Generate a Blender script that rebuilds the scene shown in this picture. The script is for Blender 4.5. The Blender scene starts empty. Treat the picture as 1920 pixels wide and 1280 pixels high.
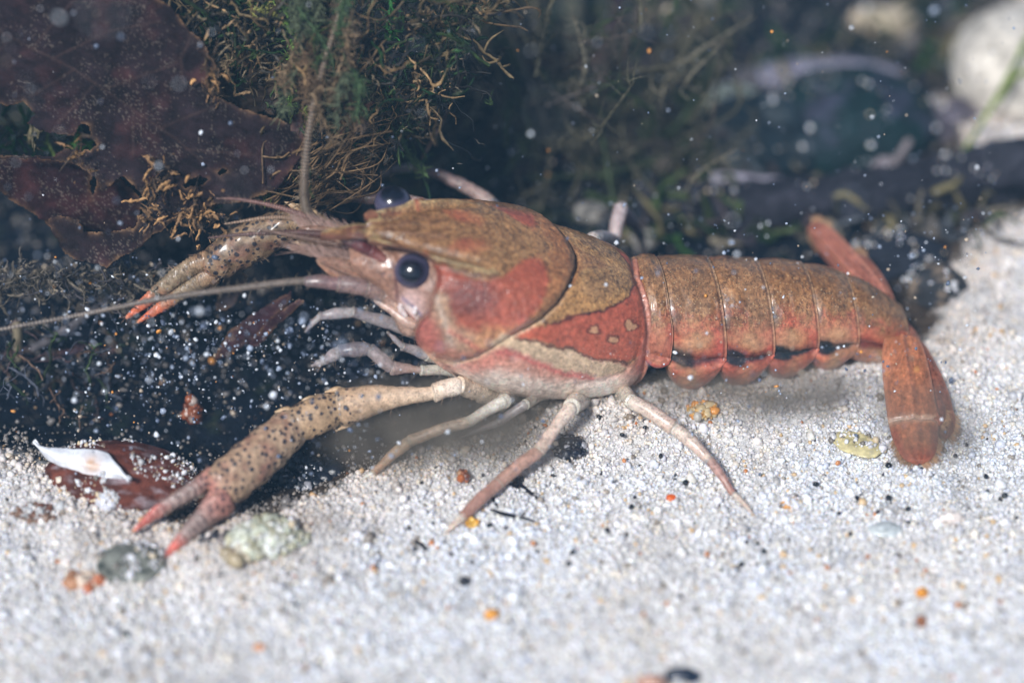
import bpy, math, random
import numpy as np
from mathutils import Vector, Matrix

# ------------------------------------------------------------------ camera, light, exposure
# one Blender unit is one centimetre
S = bpy.context.scene
S.unit_settings.system = 'METRIC'; S.unit_settings.scale_length = 0.01
TH = math.radians(40); D = 40.0; LENS = 75.0; Z0 = 1.06
FWD = np.array([0, math.cos(TH), -math.sin(TH)]); UPV = np.array([0, math.sin(TH), math.cos(TH)]); RT = np.array([1., 0, 0])
CAM = np.array([0, 0, Z0]) - D * FWD
cd = bpy.data.cameras.new('camera'); cam = bpy.data.objects.new('camera', cd); S.collection.objects.link(cam)
cd.lens = LENS; cd.sensor_width = 36; cd.clip_start = 0.5; cd.clip_end = 2000
cam.location = CAM; cam.rotation_euler = (math.pi / 2 - TH, 0, 0)
cd.dof.use_dof = True; cd.dof.focus_distance = 39.3; cd.dof.aperture_fstop = 0.045; cd.dof.aperture_blades = 0
S.camera = cam

SUN_EL = math.radians(47); SUN_AZ = math.radians(-152)   # azimuth measured from +Y towards +X: behind-left of the camera
sd = np.array([math.cos(SUN_EL) * math.sin(SUN_AZ), math.cos(SUN_EL) * math.cos(SUN_AZ), math.sin(SUN_EL)])
W = bpy.data.worlds.new('World'); S.world = W; W.use_nodes = True
nt = W.node_tree; bg = nt.nodes['Background']
sky = nt.nodes.new('ShaderNodeTexSky'); sky.sky_type = 'NISHITA'; sky.sun_disc = False
sky.sun_elevation = SUN_EL; sky.sun_rotation = SUN_AZ
nt.links.new(sky.outputs[0], bg.inputs[0]); bg.inputs[1].default_value = 0.085
ld = bpy.data.lights.new('sun', 'SUN'); ld.energy = 4.2; ld.angle = math.radians(10); ld.color = (1.0, 0.99, 0.98)
lo = bpy.data.objects.new('sun', ld); S.collection.objects.link(lo)
lo.rotation_euler = Vector(sd).to_track_quat('Z', 'Y').to_euler()
S.view_settings.view_transform = 'Standard'; S.view_settings.look = 'None'
S.view_settings.exposure = 0.09; S.view_settings.gamma = 1.0
S.render.engine = 'CYCLES'
S.cycles.max_bounces = 8; S.cycles.volume_bounces = 0

rng = np.random.default_rng(7); random.seed(7)

# ------------------------------------------------------------------ helpers
def raydir(px, py):
    px = np.asarray(px, float); py = np.asarray(py, float)
    k = 36 / LENS / 1920
    d = FWD + ((px - 960) * k)[..., None] * RT - ((py - 640) * k)[..., None] * UPV
    return d
def atY(px, py, Y):
    d = raydir(px, py); t = (np.asarray(Y, float) - CAM[1]) / d[..., 1]
    return CAM + d * t[..., None]
def atZ(px, py, Z):
    d = raydir(px, py); t = (np.asarray(Z, float) - CAM[2]) / d[..., 2]
    return CAM + d * t[..., None]
def proj(P):
    q = P - CAM; z = q @ FWD; k = 36 / LENS / 1920
    return 960 + (q @ RT) / z / k, 640 - (q @ UPV) / z / k
def lin(c):
    c = np.asarray(c, float) / 255.0
    return np.where(c <= 0.04045, c / 12.92, ((c + 0.055) / 1.055) ** 2.4)
def smooth(a, b, x):
    t = np.clip((x - a) / (b - a), 0, 1); return t * t * (3 - 2 * t)
def hsh(ix, iy, iz, seed):
    h = (ix.astype(np.int64) * 374761393 + iy.astype(np.int64) * 668265263 + iz.astype(np.int64) * 2147483647 + seed * 974634777) & 0xffffffff
    h = ((h ^ (h >> 13)) * 1274126177) & 0xffffffff
    h = ((h ^ (h >> 16)) * 2246822519) & 0xffffffff
    return ((h ^ (h >> 15)) & 0xffffff) / float(0xffffff)
def vnoise(P, sc=1.0, seed=0):
    P = np.asarray(P, float) * sc
    i = np.floor(P); f = P - i; f = f * f * (3 - 2 * f); i = i.astype(np.int64)
    x, y, z = i[..., 0], i[..., 1], i[..., 2]; r = 0
    for dx in (0, 1):
        wx = f[..., 0] if dx else 1 - f[..., 0]
        for dy in (0, 1):
            wy = f[..., 1] if dy else 1 - f[..., 1]
            for dz in (0, 1):
                wz = f[..., 2] if dz else 1 - f[..., 2]
                r = r + wx * wy * wz * hsh(x + dx, y + dy, z + dz, seed)
    return r * 2 - 1
def fbm(P, sc=1.0, seed=0, oct=4):
    r = 0; a = 1; t = 0
    for o in range(oct):
        r = r + a * vnoise(P, sc * 2 ** o, seed + o * 17); t += a; a *= .5
    return r / t
def p3(x, y, z=None):
    x = np.asarray(x, float); y = np.asarray(y, float)
    return np.stack([x, y, np.zeros_like(x) if z is None else z], -1)
def polydist(px, py, poly):            # signed distance, negative inside
    poly = np.asarray(poly, float); n = len(poly)
    d = np.full(px.shape, 1e9); ins = np.zeros(px.shape, bool)
    for i in range(n):
        ax, ay = poly[i]; bx, by = poly[(i + 1) % n]
        ex, ey = bx - ax, by - ay; wx, wy = px - ax, py - ay
        t = np.clip((wx * ex + wy * ey) / (ex * ex + ey * ey + 1e-9), 0, 1)
        d = np.minimum(d, np.hypot(wx - ex * t, wy - ey * t))
        c = (ay > py) != (by > py)
        with np.errstate(divide='ignore', invalid='ignore'):
            xi = (bx - ax) * (py - ay) / (by - ay + 1e-12) + ax
        ins ^= c & (px < xi)
    return np.where(ins, -d, d)
def linedist(px, py, pts):             # distance to polyline and signed side
    pts = np.asarray(pts, float); d = np.full(px.shape, 1e9); s = np.zeros(px.shape)
    for i in range(len(pts) - 1):
        ax, ay = pts[i]; bx, by = pts[i + 1]
        ex, ey = bx - ax, by - ay; wx, wy = px - ax, py - ay
        t = np.clip((wx * ex + wy * ey) / (ex * ex + ey * ey + 1e-9), 0, 1)
        q = np.hypot(wx - ex * t, wy - ey * t); m = q < d
        s = np.where(m, np.sign(ex * wy - ey * wx), s); d = np.where(m, q, d)
    return d, s
def spl(x, xs, ys):                    # smooth 1-D interpolation (pchip-like)
    xs = np.asarray(xs, float); ys = np.asarray(ys, float); x = np.clip(x, xs[0], xs[-1])
    h = np.diff(xs); dl = np.diff(ys) / h; m = np.zeros_like(ys)
    m[0] = dl[0]; m[-1] = dl[-1]
    for i in range(1, len(xs) - 1):
        m[i] = 0 if dl[i - 1] * dl[i] <= 0 else 2 * dl[i - 1] * dl[i] / (dl[i - 1] + dl[i])
    k = np.clip(np.searchsorted(xs, x) - 1, 0, len(xs) - 2); t = (x - xs[k]) / h[k]
    return ((2 * t**3 - 3 * t**2 + 1) * ys[k] + (t**3 - 2 * t**2 + t) * h[k] * m[k] + (-2 * t**3 + 3 * t**2) * ys[k + 1] + (t**3 - t**2) * h[k] * m[k + 1])
def curve3(pts, n):                    # Catmull-Rom resample, returns points and parameter 0..len-1
    P = np.asarray(pts, float); m = len(P)
    if m == 2: P = np.array([P[0], (P[0] + P[1]) / 2, P[1]]); 
    m2 = len(P); u = np.linspace(0, m2 - 1, n)
    E = np.vstack([2 * P[0] - P[1], P, 2 * P[-1] - P[-2]])
    k = np.clip(u.astype(int), 0, m2 - 2); t = (u - k)[:, None]
    p0, p1, p2, q3 = E[k], E[k + 1], E[k + 2], E[k + 3]
    R = .5 * (2 * p1 + (p2 - p0) * t + (2 * p0 - 5 * p1 + 4 * p2 - q3) * t**2 + (3 * p1 - p0 - 3 * p2 + q3) * t**3)
    return R, u * (m - 1) / (m2 - 1)

def gfaces(nu, nv, wrap=False, off=0):
    i = np.arange(nu - 1)[:, None]; jn = nv if wrap else nv - 1
    j = np.arange(jn)[None, :]; j2 = (j + 1) % nv
    a = i * nv + j; b = i * nv + j2; c = (i + 1) * nv + j2; d = (i + 1) * nv + j
    return np.stack([a, b, c, d], -1).reshape(-1, 4) + off

def link(o, parent=None):
    S.collection.objects.link(o)
    if parent is not None: o.parent = parent; o.location = tuple(-Vector(parent.location)) if parent.type == 'EMPTY' else (0, 0, 0)
    return o
def mesh(name, V, F, mat, parent=None, col=None, attrs=None, flat=False, matidx=None, recenter=False):
    V = np.asarray(V, np.float32).reshape(-1, 3); F = np.asarray(F, np.int32)
    loc = None
    if recenter:
        loc = V.mean(0); loc[2] = V[:, 2].min(); V = V - loc
    me = bpy.data.meshes.new(name); k = F.shape[1]
    me.vertices.add(len(V)); me.vertices.foreach_set('co', V.ravel())
    me.loops.add(F.size); me.loops.foreach_set('vertex_index', F.ravel())
    me.polygons.add(len(F)); me.polygons.foreach_set('loop_start', np.arange(0, F.size, k, dtype=np.int32))
    me.update(calc_edges=True); me.validate()
    if not flat: me.polygons.foreach_set('use_smooth', np.ones(len(me.polygons), bool))
    if col is not None:
        a = me.color_attributes.new('Col', 'FLOAT_COLOR', 'POINT')
        c = np.ones((len(V), 4), np.float32); c[:, :3] = np.broadcast_to(np.asarray(col, np.float32), (len(V), 3))
        a.data.foreach_set('color', c.ravel())
    for kx, v in (attrs or {}).items():
        a = me.attributes.new(kx, 'FLOAT', 'POINT')
        a.data.foreach_set('value', np.broadcast_to(np.asarray(v, np.float32), (len(V),)).copy())
    for m in (mat if isinstance(mat, (list, tuple)) else [mat]): me.materials.append(m)
    if matidx is not None: me.polygons.foreach_set('material_index', np.asarray(matidx, np.int32))
    o = bpy.data.objects.new(name, me); link(o, parent)
    if loc is not None: o.location = loc
    return o
def tag(o, label=None, cat=None, group=None, kind=None):
    if label: o['label'] = label
    if cat: o['category'] = cat
    if group: o['group'] = group
    if kind: o['kind'] = kind
    return o
def empty(name, loc, label, cat, group=None):
    o = bpy.data.objects.new(name, None); S.collection.objects.link(o); o.location = tuple(float(v) for v in loc)
    o.empty_display_size = .3
    return tag(o, label, cat, group)
class MB:                              # collects several shells into one mesh
    def __init__(s): s.V = []; s.F = []; s.C = []; s.A = {}; s.n = 0
    def add(s, V, F, C, **A):
        V = np.asarray(V).reshape(-1, 3); s.V.append(V); s.F.append(np.asarray(F) + s.n); s.n += len(V)
        s.C.append(np.broadcast_to(np.asarray(C, float), V.shape))
        for k in ('spots', 'speck', 'wet'):
            s.A.setdefault(k, []).append(np.broadcast_to(np.asarray(A.get(k, 0.0), float), (len(V),)))
    def build(s, name, mat, parent=None, **kw):
        return mesh(name, np.vstack(s.V), np.vstack(s.F), mat, parent, np.vstack(s.C), {k: np.concatenate(v) for k, v in s.A.items()}, **kw)
def frames(P, ref):
    T = np.gradient(P, axis=0); T /= np.linalg.norm(T, axis=1)[:, None] + 1e-12
    ref = np.asarray(ref, float); N = np.zeros_like(P); n = ref - T[0] * (ref @ T[0]); n /= np.linalg.norm(n) + 1e-12
    for i in range(len(P)):
        n = n - T[i] * (n @ T[i]); n /= np.linalg.norm(n) + 1e-12; N[i] = n
    return T, N, np.cross(T, N)
def tube(pts, rad, n=60, seg=20, ref=(0, 0, 1), cap=True, rfun=None, capk=(1, 1)):
    """tapered tube; rad per control point, scalar or (along ref, across)"""
    P, u = curve3(pts, n)
    R = np.array([(r, r) if np.isscalar(r) else r for r in rad], float); ks = np.arange(len(R))
    ra = spl(u, ks, R[:, 0]); rb = spl(u, ks, R[:, 1])
    if cap:
        L = np.concatenate([[0], np.cumsum(np.linalg.norm(np.diff(P, axis=0), axis=1))]); 
        for d, r0 in ((L, R[0].mean() * capk[0]), (L[-1] - L, R[-1].mean() * capk[1])):
            q = np.clip(d / (r0 + 1e-6), 0, 1); g = np.sqrt(np.clip(1 - (1 - q)**2, 0.0004, 1)); ra = ra * g; rb = rb * g
    T, N, B = frames(P, ref); a = np.linspace(0, 2 * np.pi, seg, endpoint=False)
    m = np.ones((n, seg)) if rfun is None else rfun(u[:, None], a[None, :])
    V = P[:, None] + (N[:, None] * (ra[:, None] * np.cos(a))[..., None] + B[:, None] * (rb[:, None] * np.sin(a))[..., None]) * m[..., None]
    U = np.repeat(u, seg); A = np.tile(a, n)
    return V.reshape(-1, 3), gfaces(n, seg, True), U, A

# icosphere template
def ico(sub=0):
    import bmesh
    bm = bmesh.new(); bmesh.ops.create_icosphere(bm, subdivisions=sub + 1, radius=1)
    V = np.array([v.co[:] for v in bm.verts]); F = np.array([[v.index for v in f.verts] for f in bm.faces]); bm.free()
    return V, F
ICO = {k: ico(k) for k in (0, 1, 2, 3, 4, 5)}

# ------------------------------------------------------------------ materials
def newmat(name):
    m = bpy.data.materials.new(name); m.use_nodes = True
    return m, m.node_tree, m.node_tree.nodes['Principled BSDF']
def nd(t, typ, **kw):
    n = t.nodes.new(typ)
    for k, v in kw.items():
        if k.startswith('i_'): n.inputs[k[2:].replace('_', ' ')].default_value = v
        else: setattr(n, k, v)
    return n
def ramp(t, src, stops):
    r = t.nodes.new('ShaderNodeValToRGB'); e = r.color_ramp.elements
    while len(e) < len(stops): e.new(.5)
    for x, (p, c) in zip(e, stops): x.position = p; x.color = (c, c, c, 1) if np.isscalar(c) else (*c, 1)
    t.links.new(src, r.inputs[0]); return r.outputs[0]
def mixc(t, f, a, b, mode='MIX'):
    m = t.nodes.new('ShaderNodeMix'); m.data_type = 'RGBA'; m.blend_type = mode
    for s, v in ((m.inputs[0], f), (m.inputs[6], a), (m.inputs[7], b)):
        if hasattr(v, 'links'): t.links.new(v, s)
        elif np.isscalar(v): s.default_value = v
        else: s.default_value = (*v, 1)
    return m.outputs[2]
def mth(t, op, a, b=0.0, c=None):
    m = t.nodes.new('ShaderNodeMath'); m.operation = op
    for s, v in zip(m.inputs, (a, b, c)):
        if v is None: continue
        if hasattr(v, 'links'): t.links.new(v, s)
        else: s.default_value = v
    return m.outputs[0]

def shell_material(name, spot_scale=7.5, rough=.34, sss=.12, alpha=1.0, spotcol=(.012, .012, .022)):
    m, t, p = newmat(name)
    at = nd(t, 'ShaderNodeAttribute', attribute_name='Col'); asp = nd(t, 'ShaderNodeAttribute', attribute_name='spots')
    ask = nd(t, 'ShaderNodeAttribute', attribute_name='speck')
    tc = nd(t, 'ShaderNodeTexCoord').outputs['Object']
    n0 = nd(t, 'ShaderNodeTexNoise', i_Scale=11., i_Detail=5., i_Roughness=.65); t.links.new(tc, n0.inputs[0])
    base = mixc(t, .8, at.outputs[0], ramp(t, n0.outputs[0], [(.3, .5), (.5, .98), (.72, 1.45)]), 'MULTIPLY')
    # fine dark pigment cells
    v1 = nd(t, 'ShaderNodeTexVoronoi', i_Scale=25., i_Randomness=1.); t.links.new(tc, v1.inputs[0])
    n2 = nd(t, 'ShaderNodeTexNoise', i_Scale=5., i_Detail=3.); t.links.new(tc, n2.inputs[0])
    dk = mth(t, 'MULTIPLY', ramp(t, v1.outputs['Distance'], [(.2, 1.), (.5, 0.)]), ramp(t, n2.outputs[0], [(.38, 0.25), (.6, 1.)]))
    dk = mth(t, 'MULTIPLY', dk, ask.outputs['Fac'])
    base = mixc(t, mth(t, 'MULTIPLY', dk, .9), base, (.06, .026, .014))
    # pale gold flecks
    v2 = nd(t, 'ShaderNodeTexVoronoi', i_Scale=19., i_Randomness=1.); t.links.new(tc, v2.inputs[0])
    sep = nd(t, 'ShaderNodeSeparateColor'); t.links.new(v2.outputs['Color'], sep.inputs[0])
    fl = mth(t, 'MULTIPLY', ramp(t, v2.outputs['Distance'], [(.12, 1.), (.3, 0.)]), mth(t, 'GREATER_THAN', sep.outputs[0], .55))
    base = mixc(t, mth(t, 'MULTIPLY', mth(t, 'MULTIPLY', fl, .55), mth(t, 'ADD', ask.outputs['Fac'], .15)), base, (.62, .43, .22))
    # round spots
    wn = nd(t, 'ShaderNodeTexNoise', i_Scale=16., i_Detail=2.); t.links.new(tc, wn.inputs[0])
    wv = mixc(t, .035, tc, wn.outputs['Color'], 'ADD')
    v3 = nd(t, 'ShaderNodeTexVoronoi', i_Scale=spot_scale, i_Randomness=.85); t.links.new(wv, v3.inputs[0])
    sp3 = nd(t, 'ShaderNodeSeparateColor'); t.links.new(v3.outputs['Color'], sp3.inputs[0])
    thr = mth(t, 'MULTIPLY_ADD', sp3.outputs[1], .34, .18)
    q = mth(t, 'DIVIDE', v3.outputs['Distance'], thr)
    sm = ramp(t, mth(t, 'MULTIPLY', q, .5), [(.36, 1.), (.56, 0.)])
    spf = mth(t, 'MULTIPLY', sm, asp.outputs['Fac'])
    base = mixc(t, mth(t, 'MULTIPLY', spf, .93), base, spotcol)
    hs_ = nd(t, 'ShaderNodeHueSaturation', i_Saturation=.94); t.links.new(base, hs_.inputs['Color']); t.links.new(hs_.outputs[0], p.inputs['Base Color'])
    n4 = nd(t, 'ShaderNodeTexNoise', i_Scale=26., i_Detail=5., i_Roughness=.7); t.links.new(tc, n4.inputs[0])
    bh = mth(t, 'ADD', mth(t, 'MULTIPLY', n4.outputs[0], .6), mth(t, 'MULTIPLY', spf, .7))
    b = nd(t, 'ShaderNodeBump', i_Strength=.5, i_Distance=.03); t.links.new(bh, b.inputs['Height']); t.links.new(b.outputs[0], p.inputs['Normal'])
    t.links.new(ramp(t, n0.outputs[0], [(.3, rough - .08), (.7, rough + .16)]), p.inputs['Roughness'])
    p.inputs['Specular IOR Level'].default_value = .5; p.inputs['Coat Weight'].default_value = .45; p.inputs['Coat Roughness'].default_value = .2
    p.inputs['Subsurface Weight'].default_value = sss; p.inputs['Subsurface Radius'].default_value = (.35, .14, .08); p.inputs['Subsurface Scale'].default_value = .6
    p.inputs['Alpha'].default_value = alpha
    return m
M_SHELL = shell_material('crayfish_shell')
M_LIMB = shell_material('crayfish_limb', spot_scale=8, rough=.3, sss=.35, alpha=.86)
M_TAIL = shell_material('crayfish_tail', rough=.32, sss=.3, alpha=.74)
M_CLAW = shell_material('crayfish_claw', spot_scale=9.6, rough=.4, sss=.12)
M_THIN = shell_material('translucent_shell', rough=.3, sss=.3, alpha=.62)

def vcol_material(name, rough=.6, nscale=12., namp=.5, bump=.3, bdist=.03, sss=0., spec=.35, alpha=1., bscale=30., trans=0.):
    m, t, p = newmat(name)
    at = nd(t, 'ShaderNodeAttribute', attribute_name='Col'); tc = nd(t, 'ShaderNodeTexCoord').outputs['Object']
    n0 = nd(t, 'ShaderNodeTexNoise', i_Scale=nscale, i_Detail=6., i_Roughness=.65); t.links.new(tc, n0.inputs[0])
    base = mixc(t, 1., at.outputs[0], ramp(t, n0.outputs[0], [(.3, 1 - namp), (.5, 1.), (.72, 1 + namp)]), 'MULTIPLY')
    t.links.new(base, p.inputs['Base Color'])
    n1 = nd(t, 'ShaderNodeTexNoise', i_Scale=bscale, i_Detail=5., i_Roughness=.65); t.links.new(tc, n1.inputs[0])
    b = nd(t, 'ShaderNodeBump', i_Strength=bump, i_Distance=bdist); t.links.new(n1.outputs[0], b.inputs['Height']); t.links.new(b.outputs[0], p.inputs['Normal'])
    p.inputs['Roughness'].default_value = rough; p.inputs['Specular IOR Level'].default_value = spec
    p.inputs['Subsurface Weight'].default_value = sss; p.inputs['Subsurface Radius'].default_value = (.2, .15, .1)
    p.inputs['Alpha'].default_value = alpha; p.inputs['Transmission Weight'].default_value = trans
    return m
M_GRAIN = vcol_material('sand_grains', rough=.3, nscale=20, namp=.15, bump=.1, sss=.55, spec=.5)
M_GROUND = vcol_material('ground_bed', rough=.95, spec=.06, nscale=9, namp=.45, bump=.8, bdist=.08, bscale=14)
M_STONE = vcol_material('pebble_stone', rough=.75, spec=.2, nscale=3, namp=.55, bump=.7, bdist=.08, bscale=8)
M_LEAF = vcol_material('dead_leaf', rough=.8, nscale=2.6, namp=.6, bump=.7, bdist=.05, bscale=11, spec=.1)
M_MOSS = vcol_material('moss', rough=.6, nscale=9, namp=.6, bump=.4, spec=.3)
M_WOOD = vcol_material('rotten_wood', rough=.85, spec=.12, nscale=4, namp=.6, bump=.8, bdist=.08, bscale=10)
M_SILT = vcol_material('silt', rough=.25, nscale=20, namp=.1, bump=0, spec=.6)
M_NACRE = vcol_material('shell_nacre', rough=.3, nscale=5, namp=.25, bump=.2, spec=.6)
M_GEM = vcol_material('clear_grain', rough=.15, nscale=8, namp=.3, bump=.3, spec=.6, sss=.3)

# ------------------------------------------------------------------ the ground
SAND = [(-700, 842), (-60, 838), (60, 862), (110, 905), (230, 950), (330, 985), (430, 985), (520, 972), (600, 945), (690, 905), (760, 870), (850, 815),
        (950, 785), (1150, 745), (1400, 725), (1600, 690), (1735, 655), (1765, 585), (1800, 515), (1850, 445), (1935, 395), (2700, 330), (2700, 1900), (-700, 1900)]
SAND2 = [(1800, 70), (1990, -20), (2400, -40), (2400, 330), (1900, 322), (1835, 290), (1850, 200)]
SANDW = atZ(*np.array(SAND).T, 0.0)[:, :2]; SAND2W = atZ(*np.array(SAND2).T, 0.0)[:, :2]
def sandmask(x, y):
    q = p3(x, y)
    wx = x + .55 * fbm(q, .7, 3) + .2 * fbm(q, 3.1, 5); wy = y + .55 * fbm(q, .7, 13) + .25 * fbm(q, 3.1, 15)
    d = np.minimum(polydist(wx, wy, SANDW), polydist(wx, wy, SAND2W))
    return 1 - smooth(-.12, .28, d), d
def gheight(x, y, d=None):
    if d is None: d = sandmask(x, y)[1]
    q = p3(x, y)
    h = .14 * fbm(q, .35, 21) + .10 * fbm(q, 1.1, 22) + .035 * fbm(q, 4., 23)
    h = h - .38 * smooth(-.3, 1.5, d) + .16 * np.exp(-((d + .7) / .8)**2)
    return h + smooth(.2, 1.2, d) * (.14 * fbm(q, 1.6, 31) + .06 * fbm(q, 5, 32))
# graded grid: fine in view, coarse out to the horizon
def axis(a, b, n, far): 
    c = np.linspace(a, b, n); g = np.geomspace(1, far, 14)
    return np.concatenate([(a - (g[::-1] - 1) - .6), c, b + .6 + (g - 1)])
gx = axis(-15, 16, 520, 400); gy = axis(-13, 24, 620, 600)
GX, GY = np.meshgrid(gx, gy, indexing='ij'); mk, dd = sandmask(GX, GY); GZ = gheight(GX, GY, dd)
GV = np.stack([GX, GY, GZ], -1).reshape(-1, 3)
q = p3(GX, GY); nn = fbm(q, 1.4, 41)[..., None]; n5 = fbm(q, 6, 42)[..., None]
csand = lin((214, 212, 210)) * (1 + .12 * nn + .1 * n5)
cmud = lin((16, 22, 32)) * (1 + .4 * nn) + np.clip(n5 - .25, 0, 1) * lin((70, 62, 50)) + np.clip(fbm(q, 2.3, 44)[..., None] - .3, 0, 1) * lin((60, 72, 34))
tr_ = (smooth(1.6, 0, dd) * smooth(-9, -3, GX) * (1 - mk))[..., None] * .7; cmud = cmud + (lin((96, 82, 68)) - cmud) * tr_  # brown painted into the mud by the body: silt plus shade under the legs
mk3 = mk[..., None]; GC = csand * mk3 + cmud * (1 - mk3)
ground = mesh('ground', GV, gfaces(len(gx), len(gy)), M_GROUND, col=GC.reshape(-1, 3))
tag(ground, 'pale sandy bed giving way to dark mud', 'ground', kind='structure')

def scatter_mesh(name, P, Rr, C, mat, sub=0, jit=.35, squash=.25, flat=True):
    n = len(P); TV, TF = ICO[sub]; k = len(TV)
    # random rotations
    qn = rng.normal(size=(n, 4)); qn /= np.linalg.norm(qn, axis=1)[:, None]; w, x, y, z = qn.T
    R = np.stack([1 - 2 * (y*y + z*z), 2 * (x*y - z*w), 2 * (x*z + y*w), 2 * (x*y + z*w), 1 - 2 * (x*x + z*z), 2 * (y*z - x*w),
                  2 * (x*z - y*w), 2 * (y*z + x*w), 1 - 2 * (x*x + y*y)], -1).reshape(n, 3, 3)
    sc = 1 + squash * rng.uniform(-1, 1, (n, 1, 3))
    T = TV[None] * (1 + jit * rng.uniform(-1, 1, (n, k, 1))) * sc
    V = np.einsum('nij,nkj->nki', R, T) * np.asarray(Rr)[:, None, None] + np.asarray(P)[:, None]
    F = (TF[None] + (np.arange(n) * k)[:, None, None]).reshape(-1, 3)
    return mesh(name, V.reshape(-1, 3), F, mat, col=np.repeat(C, k, axis=0), flat=flat)

# sand grains: uncountable
def frustum_xy(n, y0, y1, margin=1.0):
    y = rng.uniform(y0, y1, n * 2); half = (np.abs(y - CAM[1]) * math.cos(TH) + CAM[2] * math.sin(TH)) * .24 + margin
    x = rng.uniform(-14.5, 15.5, n * 2); k = np.abs(x) < half
    return x[k][:n], y[k][:n]
N = 330000
x, y = frustum_xy(N, -12.2, 17)
mkx, dx_ = sandmask(x, y)
keep = rng.uniform(size=len(x)) < np.where(y < 1.5, np.clip(mkx, .05 + .35 * smooth(1.2, 0, dx_), 1), np.clip(mkx, .03, .6)) * np.where((mkx > .5) & (y < -7), .75, 1); x, y, dx_, mkx = x[keep], y[keep], dx_[keep], mkx[keep]
r = np.exp(rng.normal(math.log(.0225), .46, len(x))); r = np.clip(r, .010, .11) * np.where(y > 3, 1.4, 1)
clump = fbm(p3(x, y), 2.2, 61)
z = gheight(x, y, dx_) + r * .45 + np.clip(clump, 0, 1) * .06 * rng.uniform(size=len(x))
pal = np.array([lin(c) for c in ((238, 240, 244), (226, 229, 236), (210, 214, 224), (230, 226, 218), (190, 188, 188), (218, 190, 150), (196, 124, 60), (44, 44, 52), (246, 246, 248), (150, 142, 134))])
ci = rng.choice(len(pal), len(x), p=[.29, .25, .16, .12, .05, .02, .004, .007, .075, .024])
C = pal[ci] * rng.uniform(.85, 1.12, (len(x), 1)) * (1 + .13 * fbm(p3(x, y), .9, 62))[:, None]
C = C * (.35 + .65 * np.clip(mkx * 1.3, 0, 1))[:, None]
q = p3(x, y); wm = np.clip(.5 + 1.1 * fbm(q, .45, 63) + .5 * fbm(q, 1.8, 64), 0, 1)[:, None]
C = C * (1 + wm * (np.array([1.0, .955, .90]) - 1)) * (1 - .22 * np.clip(fbm(q, 2.6, 65) * 2.2 - .3, 0, 1))[:, None]
br_ = (smooth(-2.6, .1, dx_ + .7 * fbm(q, 1.3, 66)) * .5)[:, None]; C = C * (1 - br_) + C * np.array([.78, .62, .48]) * br_  # grains browner towards the mud: mixed-in detritus plus painted shade of the body
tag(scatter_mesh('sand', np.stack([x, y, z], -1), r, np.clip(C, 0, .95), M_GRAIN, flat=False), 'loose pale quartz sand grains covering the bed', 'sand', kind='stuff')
print('sand', len(x))
# ------------------------------------------------------------------ the crayfish
YAW = 0.16; RHO = math.radians(9)
L0 = np.array([YAW, -math.sqrt(1 - YAW**2), 0]); U0 = np.array([0, 0, 1.])
UU = math.cos(RHO) * U0 + math.sin(RHO) * L0; LL = math.cos(RHO) * L0 - math.sin(RHO) * U0
def axisY(s): return YAW * (np.asarray(s, float) - 960) / 100 * 1.0
def centre(s, yc): return atY(s, yc, axisY(s))
def side_px(P, c):                     # side-view coordinates shared by both flanks (far side mirrored)
    l = ((P - c) * LL).sum(-1); Pn = P + LL * (np.abs(l) - l)[..., None]
    return proj(Pn)
cray = empty('crayfish', atZ(1000, 735, 0.15), 'brown and red crayfish with striped carapace and spotted claws standing on pale sand', 'crayfish')
R_, Tn, CRM, PNK, OLV = lin((176, 78, 66)), lin((186, 140, 92)), lin((214, 182, 146)), lin((214, 150, 128)), lin((142, 98, 56))

# carapace -------------------------------------------------------------
cs = [560, 613, 700, 760, 800, 850, 900, 950, 1000, 1050, 1100, 1150, 1185, 1205, 1225]
top = [430, 412, 394, 388, 386, 383, 385, 392, 405, 424, 440, 460, 479, 492, 506]
bot = [640, 645, 650, 656, 672, 698, 722, 735, 741, 742, 740, 730, 712, 690, 660]
def car_par(s):
    t_ = spl(s, cs, top); b_ = spl(s, cs, bot); e = (b_ - t_) / 200; return (t_ + b_) / 2, e / .963
def xfront(v):
    v = np.abs(v)
    f = spl(v, [0, 2.5, 5, 8, 10, 11.5, 13.5, 16, 22, 26, 30, 40, 50, 60, 70, 78, 90, 100, 110, 130, 150, 180],
            [606, 622, 652, 690, 715, 716, 690, 706, 755, 782, 800, 806, 800, 791, 782, 768, 760, 764, 776, 815, 860, 900])
    return f
def xback(v):
    v = np.abs(v)
    return spl(v, [0, 30, 60, 90, 110, 130, 150, 180], [1192, 1200, 1203, 1200, 1195, 1185, 1165, 1130])
NU, NV = 520, 640
vd = np.linspace(-180, 180, NV, endpoint=False)
vd = vd - 22 * np.sin(np.radians(vd)) * .6      # denser on top
uu = np.linspace(0, 1, NU); uu = .5 * uu + .5 * (1 - np.cos(np.pi * uu)) / 2
Uo, Vo = np.meshgrid(uu, vd, indexing='ij')
Sx = xfront(Vo) + Uo * (xback(Vo) - xfront(Vo))
def car_surf(Sx, Vr, inset=0.0):
    yc, b = car_par(Sx); a = .93 * b
    C0 = centre(Sx, yc)
    sn, cn = np.sin(Vr), np.cos(Vr)
    # slightly squared flanks, flattened back
    k = 1 + .035 * np.sin(2 * Vr)**2
    fl = 1 - .05 * np.exp(-(Vr / .35)**2)
    P = C0 + LL * (((a - inset) * sn * k)[..., None]) + UU * (((b - inset) * cn * fl * k)[..., None])
    Nn = LL * sn[..., None] + UU * cn[..., None]
    return P, Nn, C0
P0, N0, C0 = car_surf(Sx, np.radians(Vo))
px, py = side_px(P0, C0)
qn_ = np.stack([Sx / 100, np.abs(Vo) / 40, 0 * Sx], -1)
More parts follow.
